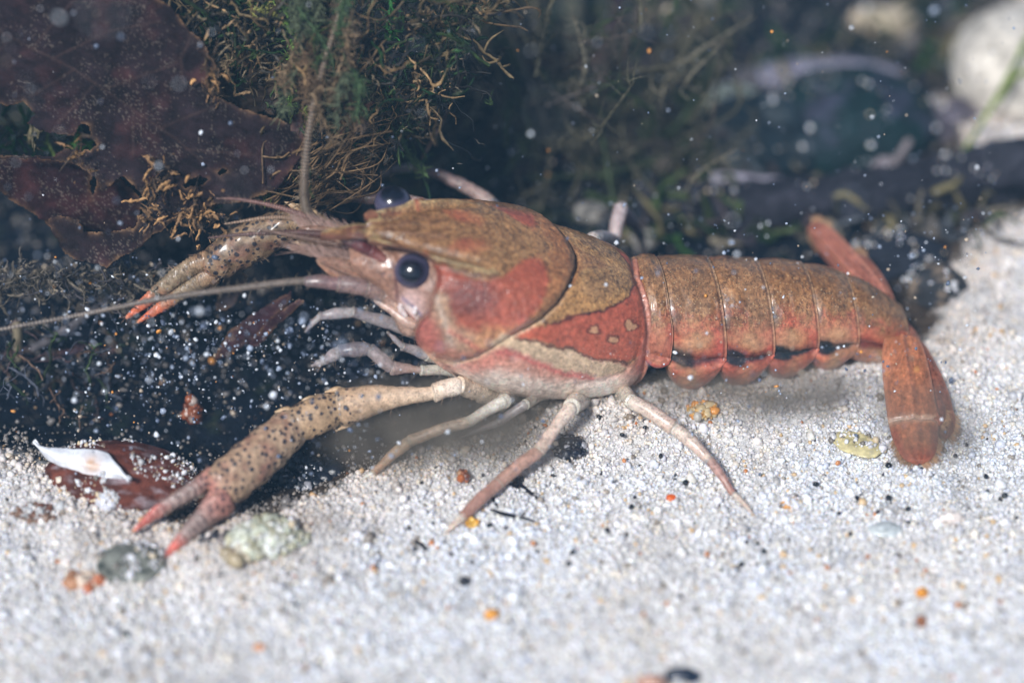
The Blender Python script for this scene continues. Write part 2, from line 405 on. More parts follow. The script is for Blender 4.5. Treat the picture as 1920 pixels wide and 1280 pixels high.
nx = px + 6 * fbm(p3(px / 100, py / 100), 4, 71) + 4.5 * fbm(p3(px / 100, py / 100), 18, 72)
ny = py + 6 * fbm(p3(px / 100, py / 100), 4, 73) + 4.5 * fbm(p3(px / 100, py / 100), 18, 74)
near_edge = (Uo * (xback(Vo) - xfront(Vo)))            # px distance behind the front margin
back_edge = ((1 - Uo) * (xback(Vo) - xfront(Vo)))
aV = np.abs(Vo)
disp = np.zeros_like(Sx)
GROOVE = [(1046, 415), (1066, 440), (1078, 470), (1078, 500), (1066, 532), (1044, 566), (1012, 596), (985, 613), (955, 628), (925, 648), (890, 668), (850, 677), (815, 668), (785, 645), (768, 622)]
gd, gs = linedist(px, py, GROOVE)
w_g = (1 - .45 * smooth(900, 800, px)) * (1 - .45 * smooth(600, 640, py))
disp += -.075 * np.exp(-(gd / 7)**2) * w_g
ant = (gs > 0)                                        # anterior / upper side of the groove
disp += np.where(ant, .11 * np.exp(-(gd / 45)**1.3), -.03 * np.exp(-(gd / 40)**2)) * w_g
R1 = [(700, 449), (730, 459), (762, 471), (800, 481), (850, 494), (900, 505), (930, 510)]
d1, s1 = linedist(px, py, R1)
f1 = smooth(940, 860, px)
disp += f1 * (.07 * np.exp(-(d1 / 6)**2) - .05 * np.exp(-((d1 - 14) / 8)**2))
d2, _ = linedist(px, py, [(640, 432), (720, 434), (800, 436), (860, 440)])
disp += .02 * np.exp(-(d2 / 5)**2) * smooth(880, 820, px)
R3 = [(835, 504), (870, 512), (915, 522), (945, 520)]
d3, _ = linedist(px, py, R3); disp += .025 * np.exp(-(d3 / 5)**2)
rimf = np.exp(-(near_edge / 5)**2) * smooth(20, 26, aV); disp += .05 * rimf
disp += .035 * np.exp(-((near_edge) / 4)**2) * smooth(20, 14, aV) 
rimb = np.exp(-((back_edge - 3) / 4)**2); disp += .03 * rimb - .045 * np.exp(-((back_edge - 13) / 5)**2)
# lower margin fold of the branchiostegite
dm, _ = linedist(px, py, [(1203, 560), (1204, 630), (1194, 668), (1172, 697), (1130, 716), (1080, 722)])
disp += -.02 * np.exp(-(dm / 4)**2)
# tubercles & texture
nz = fbm(p3(px / 100, py / 100), 14, 75); disp += .008 * nz + .012 * fbm(p3(px / 100, py / 100), 4, 76)
tub = vnoise(p3(px / 100, py / 100), 30, 77); disp += .012 * np.clip(tub - .25, 0, 1) * smooth(640, 600, py) 
# spine on the rostral shoulders, upturned acumen
disp += .10 * np.exp(-(near_edge / 10)**2) * np.exp(-((aV - 13.5) / 2.5)**2)
disp += .10 * smooth(690, 606, Sx)
PC = P0 + N0 * disp[..., None]
# colour zones
col = np.broadcast_to(OLV, PC.shape).copy(); speck = np.full(Sx.shape, .8)
def zone(poly, c, soft=3, amt=1., sp=None):
    global col, speck
    d = polydist(nx, ny, poly); m = (1 - smooth(-soft, soft, d)) * amt
    col = col * (1 - m[..., None]) + np.asarray(c) * m[..., None]
    if sp is not None: speck = speck * (1 - m) + sp * m
    return d
def streak(pts, c, w, amt=.9, sp=None):
    global col, speck
    d, _ = linedist(nx, ny, pts); m = np.exp(-(d / w)**2) * amt
    col = col * (1 - m[..., None]) + np.asarray(c) * m[..., None]
nb = fbm(p3(px / 100, py / 100), 3, 81)[..., None]
cdors = lin((150, 102, 58)) * (1 + .3 * nb)
col = col * (1 + .3 * nb)
col = col + (lin((170, 110, 62)) - col) * (smooth(960, 1060, px) * .6)[..., None]
zone([(720, 405), (800, 398), (850, 405), (850, 425), (780, 420), (700, 425)], lin((128, 70, 42)), 10, .55)
zone([(845, 470), (862, 452), (905, 450), (918, 462), (900, 473), (870, 474)], lin((160, 62, 40)), 11, .8, .4)
zone([(935, 425), (975, 432), (1000, 452), (970, 450)], lin((120, 80, 50)), 12, .6)
zone([(850, 470), (940, 440), (1000, 450), (1040, 470), (1010, 488), (960, 500), (930, 517), (880, 500)], lin((176, 128, 76)), 14, .5)
streak([(650, 438), (700, 445), (760, 462)], lin((112, 42, 34)), 5, .75)
streak([(690, 424), (780, 440), (840, 446)], lin((96, 58, 40)), 5, .5)
streak(R1, lin((200, 172, 118)), 5, .75); streak([(p[0], p[1] + 9) for p in R1[1:]], lin((90, 52, 38)), 3.5, .6)
streak([(612, 428), (650, 430), (700, 434)], lin((190, 158, 104)), 4, .6)
edgec = np.exp(-(near_edge / 6)**2) * smooth(24, 14, aV)
col = col + (lin((196, 170, 112)) - col) * (edgec * .75)[..., None]
# cheek
RED1 = [(800, 470), (812, 500), (840, 502), (870, 516), (912, 527), (945, 523), (965, 503), (985, 489), (1008, 487), (1024, 503), (1030, 530), (1022, 556), (1000, 585), (975, 603), (950, 616), (930, 634), (880, 626), (840, 612), (800, 560), (790, 520)]
zone([(760, 470), (812, 497), (1000, 600), (900, 680), (760, 690), (700, 600)], lin((172, 112, 92)), 6, .95, .35)
d = zone(RED1, lin((166, 76, 48)), 6, .93, .25)
col = col * (1 + .25 * (np.exp(-(d / 4)**2))[..., None] * np.array([.6, -.5, -.5]))
zone([(845, 525), (915, 530), (935, 560), (900, 600), (850, 590), (832, 555)], lin((96, 54, 50)), 26, .7, .3)
zone([(806, 560), (822, 545), (842, 555), (850, 590), (862, 612), (900, 625), (905, 650), (860, 655), (850, 640), (838, 640), (828, 612), (812, 590)], lin((178, 148, 118)), 9, .72, .9)
zone([(776, 600), (800, 585), (815, 615), (830, 655), (800, 655), (772, 630)], lin((196, 98, 84)), 9, .75, .1)
zone([(905, 610), (945, 612), (965, 608), (930, 640), (890, 660), (880, 640)], lin((196, 140, 92)), 10, .75, .7)
streak([(818, 560), (832, 600), (848, 645)], lin((206, 186, 168)), 7, .6)
streak([(842, 622), (880, 640), (900, 655)], lin((198, 96, 82)), 6, .6)
# tan crescent in front of the cervical groove
zone([(1028, 480), (1060, 470), (1076, 500), (1064, 535), (1036, 568), (1012, 590), (1000, 592), (1026, 550), (1034, 520)], lin((164, 104, 56)), 6, .8, .6)
# behind the groove
OVAL = [(990, 612), (1020, 602), (1045, 580), (1066, 548), (1084, 516), (1110, 505), (1148, 505), (1176, 515), (1188, 530), (1180, 552), (1155, 573), (1110, 583), (1070, 590), (1035, 606), (1004, 617)]
zone([(1060, 420), (1085, 516), (1110, 505), (1150, 505), (1176, 514), (1230, 520), (1230, 440)], lin((158, 112, 70)), 5, .7, .8)
d = zone(OVAL, lin((176, 126, 68)), 4, 1., .95)
zone([(1090, 520), (1130, 510), (1170, 525), (1150, 555), (1110, 560), (1085, 545)], lin((150, 112, 74)), 10, .7)
streak([(1084, 513), (1110, 503), (1148, 502), (1180, 513)], lin((196, 150, 90)), 4, .6)
RED2 = [(950, 630), (990, 618), (1035, 606), (1070, 590), (1110, 584), (1155, 574), (1180, 552), (1189, 524), (1200, 540), (1208, 620), (1198, 668), (1175, 680), (1140, 674), (1100, 664), (1060, 650), (1000, 636), (960, 640)]
zone([(700, 650), (790, 650), (850, 682), (930, 650), (1000, 640), (1210, 690), (1240, 900), (700, 900)], PNK, 8, 1., .12)
zone([(1188, 520), (1230, 500), (1240, 700), (1190, 700)], lin((196, 104, 88)), 6, .9, .1)
zone([(820, 682), (930, 694), (1040, 714), (1180, 708), (1210, 820), (800, 820)], lin((246, 222, 204)), 18, .95, .1)
zone([(770, 640), (850, 684), (930, 655), (960, 665), (900, 705), (830, 690), (760, 650)], lin((208, 124, 104)), 12, .75, .1)
d = zone(RED2, lin((182, 82, 50)), 3, 1., .3)
CR = [(916, 640), (940, 622), (962, 634), (1000, 642), (1060, 655), (1105, 670), (1150, 680), (1178, 690), (1168, 702), (1120, 706), (1065, 694), (1015, 676), (970, 660), (935, 655)]
dc = zone(CR, CRM, 4, 1., .35)
streak([(935, 658), (975, 668), (1015, 683), (1065, 701), (1110, 710)], lin((196, 88, 80)), 6, .8)
streak([(1020, 605), (1045, 604), (1075, 591), (1112, 585), (1155, 575), (1180, 553), (1190, 524)], lin((56, 24, 20)), 3.2, .9)
streak([(962, 637), (1000, 641), (1060, 653), (1105, 667), (1150, 677), (1178, 682)], lin((70, 26, 22)), 2.6, .85)
for c_ in ((1116, 616), (1149, 637), (1182, 610)):
    dd_ = np.hypot((nx - c_[0]) / 1.4, ny - c_[1]) * (1 + .35 * fbm(p3(px / 100, py / 100), 14, 85))
    m = (1 - smooth(8, 11, dd_)); col = col + (lin((60, 24, 20)) - col) * (m * .6)[..., None]
    m = (1 - smooth(4, 7, dd_)); col = col + (lin((200, 146, 104)) - col) * m[..., None]
farm = (smooth(24, 36, aV) * smooth(100, 85, aV) * (Vo < 0))[..., None] * smooth(770, 830, px)[..., None]; col = col * (1 - farm) + cdors * farm; speck = speck * (1 - farm[..., 0]) + .8 * farm[..., 0]
# groove line + hind margin lines
m = np.exp(-((gd) / 3.)**2) * smooth(600, 540, py); col = col + (lin((58, 40, 34)) - col) * (m * .8)[..., None]
m = np.exp(-((gd - 6) / 4.)**2) * smooth(520, 600, py) * ~ant; col = col + (lin((214, 180, 140)) - col) * (m * .6)[..., None]
m = np.exp(-((back_edge - 13) / 3.5)**2) * smooth(680, 600, py); col = col + (lin((42, 36, 30)) - col) * (m * .75)[..., None]
m = np.exp(-((back_edge - 6) / 5)**2); col = col + (lin((196, 132, 100)) - col) * (m * .6)[..., None]
g1 = fbm(p3(px / 100, py / 100), 9, 86)[..., None]; g2 = fbm(p3(px / 100, py / 100), 24, 88)[..., None]; g3 = fbm(p3(px / 100 * .5 + py / 300, py / 100), 2.2, 89)[..., None]
col = col * (1 + .30 * g1 + .38 * g2 * (.35 + speck[..., None]) + .22 * g3)
col = col + (lin((206, 160, 96)) - col) * (np.clip(g2 - .12, 0, 1) * np.clip(speck - .3, 0, 1)[..., None] * 1.3)
col = col + (lin((52, 34, 26)) - col) * (np.clip(-g2 - .16, 0, 1) * np.clip(speck - .3, 0, 1)[..., None] * 2.0)
wt = np.clip(fbm(p3(px / 100, py / 100), 34, 87) - .42, 0, 1) * 3 * smooth(630, 690, py)
col = col + (lin((236, 206, 190)) - col) * np.clip(wt, 0, .6)[..., None]
body = MB()
body.add(PC, gfaces(NU, NV, True), np.clip(col.reshape(-1, 3), 0, .9), speck=speck.ravel())
# inner wall of the shell: thickness at the front opening and behind
Pi, Ni, Ci = car_surf(Sx[[0, 6]], np.radians(Vo[[0, 6]]), .05)
Vt = np.concatenate([PC[0:1], P0[0:1] - N0[0:1] * .05, P0[40:41] - N0[40:41] * .10])
body.add(Vt, gfaces(3, NV, True), lin((150, 96, 70)))
Vt = np.concatenate([PC[-1:], P0[-1:] - N0[-1:] * .12, P0[-60:-59] - N0[-60:-59] * .25])
body.add(Vt, gfaces(3, NV, True), lin((150, 96, 70)))

# head flesh inside the front of the shell, running out under the rostrum
hs = np.linspace(655, 860, 90); hv = np.linspace(-180, 180, 96, endpoint=False)
HS, HV = np.meshgrid(hs, hv, indexing='ij'); hr = np.radians(HV)
yc = spl(HS, [655, 690, 720, 760, 800, 860], [478, 488, 502, 525, 532, 540])
hb = spl(HS, [655, 680, 720, 760, 800, 860], [.12, .33, .62, .93, 1.12, 1.2]); ha = spl(HS, [655, 680, 720, 760, 800, 860], [.2, .42, .6, .8, 1.0, 1.15])
C1 = centre(HS, yc); PH = C1 + LL * (ha * np.sin(hr))[..., None] + UU * (hb * np.cos(hr))[..., None]
PH = PH + (LL * np.sin(hr)[..., None] + UU * np.cos(hr)[..., None]) * (.06 * fbm(PH, 3.5, 91) + .02 * fbm(PH, 12, 92))[..., None]
hpx, hpy = side_px(PH, C1); nh = fbm(PH, 6, 93)[..., None]
hc = lin((150, 108, 86)) * (1 + .5 * nh + .5 * fbm(PH, 18, 94)[..., None]); m = (np.exp(-(((hpx - 772) / 26)**2 + ((hpy - 575) / 34)**2)) * .9)[..., None]
hc = hc + (lin((226, 190, 184)) - hc) * m
for ln, c_, w_ in (([(690, 470), (740, 500), (745, 560)], (92, 50, 50), 4), ([(755, 560), (775, 575), (790, 592)], (110, 110, 150), 3), ([(700, 540), (735, 575), (775, 598)], (150, 70, 60), 4), ([(740, 585), (765, 575), (783, 596)], (236, 220, 214), 5)):
    dl, _ = linedist(hpx, hpy, ln); m = (np.exp(-(dl / w_)**2) * .8)[..., None]; hc = hc + (lin(c_) - hc) * m
body.add(PH, gfaces(90, 96, True), np.clip(hc.reshape(-1, 3), 0, 1), speck=.3)

# abdomen --------------------------------------------------------------
SEG = [(1192, 1238, 0), (1228, 1335, 1), (1326, 1425, 2), (1415, 1510, 3), (1500, 1588, 4), (1576, 1690, 5)]
def ab_par(s):
    yc = spl(s, [1190, 1240, 1290, 1390, 1460, 1540, 1600, 1650, 1700, 1730], [584, 588, 590, 588, 585, 583, 589, 604, 622, 630])
    b = spl(s, [1190, 1240, 1290, 1390, 1460, 1540, 1600, 1650, 1700, 1730], [1.0, 1.05, 1.06, 1.02, .95, .83, .70, .58, .42, .3])
    return yc, b
for (s0, s1, k) in SEG:
    nu, nv = 90, 220
    w = np.linspace(-2, 2, nv); u = np.linspace(0, 1, nu); UUo, WW = np.meshgrid(u, w, indexing='ij'); aw = np.abs(WW); sg = np.sign(WW)
    bow = 9 * smooth(.3, 1, aw) - 5
    Ss = s0 + UUo * (s1 - s0) + bow * (UUo - 0) * .6 + 3 * np.sin(UUo * 3.1) * 0
    if k == 0: Ss = Ss - 6 * smooth(.6, 1, aw)
    yc, b = ab_par(Ss); a = b * 1.02
    up = np.clip(aw, 0, 1) * np.pi / 2; lo_ = np.clip(aw - 1, 0, 1)
    # pleural lobes
    plen = [.42, 1.02, 1.0, .94, .88, .66][k]; 
    lob = np.sqrt(np.clip(1 - np.abs((UUo - .48) / .5)**2.1, 0, 1))
    if k == 5: lob = np.sqrt(np.clip(1 - np.abs((UUo - .35) / .65)**2.2, 0, 1))
    dl = plen * (.02 + .98 * lob) * lo_
    lat = a * np.sin(up) + .10 * np.sin(lo_ * np.pi) - .16 * lo_**2
    ver = b * np.cos(up) - dl
    puff = .075 * np.sin(np.pi * np.clip(UUo * 1.05, 0, 1))**.6 - .05 * np.exp(-(UUo / .1)**2) + .02 * smooth(.85, .97, UUo) - .05 * np.exp(-((aw - 1.02) / .07)**2) * np.sin(np.pi * UUo)
    puff = puff + .03 * fbm(np.stack([UUo * 2, WW * 2, 0 * UUo], -1), 1.6, 99 + k) + (.055 * UUo**2 - .02) * (aw < 1)
    rad = np.stack([np.sin(up), np.cos(up)], -1)
    C2 = centre(Ss, yc)
    PA = C2 + LL * (sg * (lat + puff * rad[..., 0]))[..., None] + UU * (ver + puff * np.where(aw < 1, rad[..., 1], 0))[..., None]
    PA = PA + .012 * fbm(PA, 6, 101)[..., None] * UU
    apx, apy = side_px(PA, C2); P2 = p3(apx / 100, apy / 100); n3 = fbm(P2, 3.5, 102)[..., None]; n8 = fbm(P2, 11, 103)[..., None]
    ca = lin((138, 92, 48)) * (1 + .35 * n3)
    ca = np.broadcast_to(ca, PA.shape).copy(); spk = .85 * (1 - smooth(.5, .75, aw)) + .15
    tl = smooth(.42, .72, aw + .22 * n3[..., 0] - .03 * (k > 2) + .16 * n8[..., 0])[..., None]
    ca = ca + (lin((176, 72, 46)) - ca) * tl * .9
    m = np.exp(-(((UUo - .52) / .26)**2 + ((aw - .78) / .12)**2) * (1 + .5 * n8[..., 0]))[..., None]; ca = ca + (lin((196, 146, 96)) - ca) * m * .75
    m = np.exp(-(((UUo - .88) / .12)**2 + ((aw - .80) / .2)**2))[..., None]; ca = ca + (lin((196, 66, 50)) - ca) * m * .6
    m = np.exp(-(((UUo - .1) / .1)**2 + ((aw - .5) / .12)**2) + n8[..., 0])[..., None]; ca = ca + (lin((44, 46, 40)) - ca) * np.clip(m, 0, 1) * .75
    # teal line at the hinge
    tw = .075 + .05 * n8[..., 0]
    m = np.exp(-((aw - (.99 + .05 * np.sin(UUo * np.pi))) / tw)**2)[..., None] * smooth(.02, .12, UUo)[..., None] * smooth(.98, .8, UUo)[..., None]
    m2 = np.exp(-(((UUo - .26) / .24)**2 + ((aw - .98 - .14 * UUo) / .15)**2)**1.3 + .7 * n8[..., 0])[..., None]
    amt = [0.1, .8, 1, 1, .95, .35][k]; m2_ = np.clip(3.2 * np.exp(-(((UUo - .24) / .22)**2 + ((aw - .97 - .16 * UUo) / .11)**2)**1.2 + .5 * n8[..., 0]) - .12, 0, 1)[..., None]
    ca = ca + (lin((20, 38, 44)) - ca) * np.clip(np.maximum(m * 1.0, m2 * 1.5), 0, 1) * amt
    keepd = np.clip(np.maximum(m * .8, m2 * 1.5), 0, 1) * amt
    m = np.exp(-(((UUo - .07) / .05)**2 + ((aw - .93) / .06)**2))[..., None]; ca = ca + (lin((120, 160, 156)) - ca) * m * .7 * amt
    # lobes
    lb = smooth(1.06, 1.14, aw)[..., None]
    cl = lin((184, 92, 62)) * (1 + .5 * n3) + np.clip(n8, 0, 1) * .1
    rim = smooth(.62, .9, lo_ + .5 * np.abs(UUo - .47)**2)[..., None]; cl = cl + (lin((190, 84, 56)) - cl) * rim * .7
    m = smooth(.95, .99, aw / 2)[..., None]; cl = cl + (lin((226, 190, 160)) - cl) * m * .8
    m = np.exp(-((UUo - .5) / .16)**2)[..., None] * (1 - rim); cl = cl + (lin((206, 168, 122)) - cl) * m * .6
    cl = cl * (1 - keepd) + lin((24, 40, 44)) * keepd; ca = ca * (1 - lb) + cl * lb
    m = np.exp(-((UUo - .985) / .018)**2)[..., None] * (1 - lb); ca = ca + (lin((190, 150, 110)) - ca) * m * .55
    gg = fbm(P2, 22, 104)[..., None]; gs_ = (1 - smooth(.5, .9, aw))[..., None]; ca = ca * (1 + .3 * gg * (.4 + gs_) + .3 * n3); ca = ca + (lin((60, 40, 28)) - ca) * np.clip(-gg - .16, 0, 1) * 1.2 * gs_ + (lin((196, 150, 96)) - ca) * np.clip(gg - .18, 0, 1) * .8 * gs_
    n2_ = fbm(P2, 1.9, 105)[..., None]; ca = ca + (lin((196, 150, 110)) - ca) * np.clip(n2_ * 2, 0, .5) * (1 - gs_ * .6); ca = ca + (lin((190, 78, 58)) - ca) * np.clip(-n2_ * 2 - .1, 0, .45) * smooth(.25, .6, aw)[..., None]
    m = (np.exp(-((UUo - .95) / .02)**2) + .0 * UUo)[..., None] * (1 - lb); ca = ca + (lin((70, 44, 32)) - ca) * np.clip(m, 0, 1) * .5
    if k == 0:
        m = smooth(.55, .8, aw)[..., None]; ca = ca + (lin((176, 84, 62)) - ca) * m * .6
        m = smooth(1.2, 1.5, aw)[..., None]; ca = ca + (lin((186, 70, 56)) - ca) * m
    bq = np.clip(np.maximum(np.exp(-((aw - (.99 + .05 * np.sin(UUo * np.pi))) / (.065 + .045 * n8[..., 0]))**2)[..., None] * smooth(.02, .1, UUo)[..., None] * smooth(.98, .75, UUo)[..., None] * .97, m2_), 0, 1) * amt * .93; ca = ca * (1 - bq) + lin((16, 30, 38)) * bq
    mt_ = np.exp(-(((UUo - .06) / .05)**2 + ((aw - .92) / .07)**2))[..., None] * amt; ca = ca + (lin((120, 156, 150)) - ca) * mt_ * .6
    body.add(PA, gfaces(nu, nv), np.clip(ca.reshape(-1, 3), 0, .9), speck=spk.ravel())
    Pin = PA - (LL * (sg * (.05))[..., None]) * (aw > .5)[..., None] - UU * .05 * (aw < 1)[..., None]
    body.add(Pin[::3, ::4], gfaces(30, 55), lin((170, 120, 90)))
# fleshy underside of the abdomen
bs = np.linspace(1185, 1690, 60); bv = np.linspace(0, 360, 40, endpoint=False); BS, BV = np.meshgrid(bs, bv, indexing='ij'); br = np.radians(BV)
yc, b = ab_par(BS); C3 = centre(BS, yc); PB = C3 + LL * (b * .84 * np.sin(br))[..., None] + UU * (b * np.where(np.cos(br) > 0, .85, .5) * np.cos(br))[..., None]
body.add(PB, gfaces(60, 40, True), lin((190, 140, 112)))
# breast plate between the legs
V, F, U_, A_ = tube([centre(820, 610) , centre(950, 640), centre(1100, 660), centre(1210, 640)], [(.5, .6), (.9, .9), (.95, .9), (.5, .6)], 50, 30, ref=UU)
body.add(V, F, lin((222, 190, 168)), speck=.1)
bo = body.build('body', M_SHELL, cray)

# setae helper -------------------------------------------------------------
def hairs(mb, pts, dirs, ln, r=.006, c=(200, 160, 130), bend=.2):
    for p, d_, l_ in zip(pts, dirs, ln):
        d_ = np.asarray(d_) / np.linalg.norm(d_); k = rng.normal(size=3) * bend * l_
        V, F, _, _ = tube([p, p + d_ * l_ * .5 + k * .3, p + d_ * l_ + k], [r, r * .8, r * .3], 6, 4, cap=False)
        mb.add(V, F, lin(c) * rng.uniform(.7, 1.1))
# tail fan ---------------------------------------------------------------
def paddle(name, base, tip, side, wid, shape, colf, nrm_bulge=.05, suture=None, thick=.07, droop=None, parent=cray, mat=M_SHELL):
    """blade from base to tip; side = width direction; shape = (t, halfwidth) table"""
    base = np.asarray(base, float); tip = np.asarray(tip, float); ax = tip - base; Lg = np.linalg.norm(ax); axn = ax / Lg
    sdv = np.asarray(side, float); sdv = sdv - axn * (sdv @ axn); sdv /= np.linalg.norm(sdv); nr = np.cross(axn, sdv)
    if nr @ (-FWD) < 0: nr = -nr
    nt_, nw = 120, 90; t = np.linspace(0, 1, nt_); t = 1 - (1 - t)**1.5; a = np.linspace(0, 2 * np.pi, nw, endpoint=False)
    T_, A_ = np.meshgrid(t, a, indexing='ij'); hw = spl(T_, shape[0], shape[1]) * wid
    ca_, sa_ = np.cos(A_), np.sin(A_)
    hwv = ca_ * hw; th = thick * np.sign(sa_) * np.abs(sa_)**.7 * np.clip(np.minimum(1, hw / .12), 0.15, 1)
    top_ = sa_ > 0
    bulge = nrm_bulge * (1 - ca_**2) + .06 * np.exp(-(ca_ / .12)**2) * top_ * (1 - T_)**.5 - .02 * np.exp(-((np.abs(ca_) - .3) / .08)**2) * top_
    if suture: bulge = bulge - .05 * np.exp(-((T_ - suture) / .012)**2)
    dr = 0 if droop is None else droop * T_**2
    P = base + ax * T_[..., None] + sdv * hwv[..., None] + nr * (th + bulge + .012 * fbm(np.stack([T_ * 3, ca_, 0 * T_], -1), 3, 111))[..., None] + np.array([0, 0, 1.]) * (dr if np.isscalar(dr) else dr[..., None])
    C, sp = colf(T_, ca_)
    return P, gfaces(nt_, nw, True), C, sp
def fan_col(base, rimc, suture=None, pale=.0):
    def f(T_, c_):
        n = fbm(np.stack([T_ * 4, c_ * 1.2, 0 * T_], -1), 2.2, int(T_.sum()) % 9 + 120)[..., None]; n2 = fbm(np.stack([T_ * 9, c_ * 3, 0 * T_], -1), 3, 125)[..., None]
        C = lin(base) * (1 + .45 * n + .3 * n2)
        rb_ = (np.sin(c_ * 34 + T_ * 2) * .5 + .5)[..., None]; C = C * (.93 + .12 * rb_); m = np.exp(-(c_ / .1)**2)[..., None]; C = C + (lin((200, 124, 84)) - C) * m * .45
        n4 = fbm(np.stack([T_ * 14, c_ * 5, 0 * T_], -1), 3, 126)[..., None]; C = C * (1 + .5 * n4)
        m = smooth(.82, 1, np.abs(c_))[..., None]; C = C + (lin((210, 140, 106)) - C) * m * .5
        if suture:
            m = np.exp(-((T_ - suture) / .03)**2)[..., None]; C = C + (lin((226, 186, 156)) - C) * m * .85
            m = smooth(suture + .02, suture + .1, T_)[..., None] * (smooth(.55, .85, np.maximum(np.abs(c_), (T_ - suture) / (1 - suture)))[..., None]); C = C + (lin(rimc) - C) * m * .8
        m = smooth(.95, 1, T_)[..., None]; C = C + (lin((190, 96, 54)) - C) * m * .6
        return np.clip(C, 0, .9).reshape(-1, 3), .45
    return f
tf = MB()
fx = tf.add
SH_EXO = ([0, .1, .35, .6, .72, .8, .9, .96, 1.0], [.72, .86, .98, 1.0, .96, .9, .74, .52, .08]); SH_ENDO = ([0, .15, .5, .8, .94, 1], [.45, .8, 1, .85, .5, .05])
B0 = atY(1688, 655, .6)
def fan(name, *a, **k):
    P, F, C, sp = paddle(name, *a, **k)
    mb = MB(); mb.add(P, F, C, speck=sp); i0, i1 = (78, 119) ; base_, tip_ = np.asarray(a[0]), np.asarray(a[1]); ax = (tip_ - base_) / np.linalg.norm(tip_ - base_)
    pts, ds = [], []
    for _ in range(260):
        i = rng.integers(i0, i1); j = [0, 45][rng.integers(2)] + rng.integers(-2, 3); q = P[i, j % 90]; cc = P[i].mean(0); d_ = (q - cc); d_ /= np.linalg.norm(d_) + 1e-6; pts.append(q); ds.append(d_ * .7 + ax * 1.0 + rng.normal(size=3) * .12)
    hairs(mb, pts, ds, rng.uniform(.07, .16, 260), .006, (216, 160, 110), .06)
    return mb.build(name, M_TAIL, cray)
fan('telson', atY(1690, 606, 1.2), atZ(1762, 800, .35), (1, 0.5, 0), .30, SH_ENDO, fan_col((160, 96, 72), (150, 70, 56)))
fan('uropod', atY(1690, 636, .35), atZ(1724, 872, .16), (1, 0.1, .1), .46, SH_EXO, fan_col((190, 114, 68), (160, 74, 44), .66), suture=.66)
fan('uropod', atY(1700, 632, .6), atZ(1776, 824, .14), (1, 0.1, .2), .36, SH_ENDO, fan_col((150, 84, 56), (150, 70, 56)))
fan('uropod', centre(1665, 590) - LL * .3, atY(1522, 422, 3.8), (.6, -.5, .9), .33, SH_EXO, fan_col((180, 110, 90), (150, 70, 56)))
fan('uropod', centre(1680, 600) - LL * .3, atY(1600, 478, 3.2), (.6, -.2, 1.0), .26, SH_ENDO, fan_col((150, 80, 60), (150, 70, 56)))
# eyes -------------------------------------------------------------------
me_, te, pe = newmat('eye_cornea')
at = nd(te, 'ShaderNodeAttribute', attribute_name='Col'); te.links.new(at.outputs[0], pe.inputs['Base Color'])
pe.inputs['Roughness'].default_value = .2; pe.inputs['Coat Weight'].default_value = .6; pe.inputs['Coat Roughness'].default_value = .03
pe.inputs['Specular IOR Level'].default_value = .5
EV, EF = ICO[5]
def eye(c, rad, look, nm='eye'):
    look = np.asarray(look, float); look /= np.linalg.norm(look); a = EV @ look
    P = c + EV * rad * np.array([1., .95, .92])
    n = fbm(EV, 2.5, 131)[:, None]
    C = lin((72, 68, 90)) * (1 + .15 * n) * np.ones((len(EV), 1))
    m = smooth(.62, .9, a + .08 * n[:, 0])[:, None]; C = C + (lin((12, 13, 24)) - C) * m
    m = (np.exp(-((a - .35) / .1)**2) * .6)[:, None]; C = C + (lin((96, 90, 112)) - C) * m * .6
    m = smooth(-.05, -.35, a)[:, None]; C = C + (lin((150, 84, 50)) - C) * m
    return mesh(nm, P, EF, me_, cray, C)
ce = centre(775, 508) + LL * .72 + UU * .10
def on_px(px_, py_, ref):               # a point at the pixel, as deep as ref
    d = raydir(px_, py_); t = ((ref - CAM) @ FWD) / (d @ FWD); return CAM + d * t
e1 = on_px(775, 508, centre(775, 508) + LL * 1.02 - FWD * .0); e2 = on_px(737, 381, centre(775, 508) - LL * .75 + UU * .9)
E1 = eye(e1, .35, -FWD + np.array([-.1, 0, -.05])); E2 = eye(e2, .34, -FWD + np.array([0, .5, .6]))
for e, tgt, E in ((e1, centre(790, 500) + LL * .3, E1), (e2, centre(760, 470) - LL * .2 + UU * .3, E2)):
    V, F, U_, A_ = tube([tgt, (e + tgt) / 2 , e + (tgt - e) / np.linalg.norm(tgt - e) * .1], [.3, .28, .33], 30, 24)
    n = fbm(V, 8, 133)[:, None]
    st = mesh('eye_stalk', V, F, M_SHELL, None, np.clip(lin((150, 92, 60)) * (1 + .4 * n), 0, 1), {'spots': 0., 'speck': .8}); st.parent = E
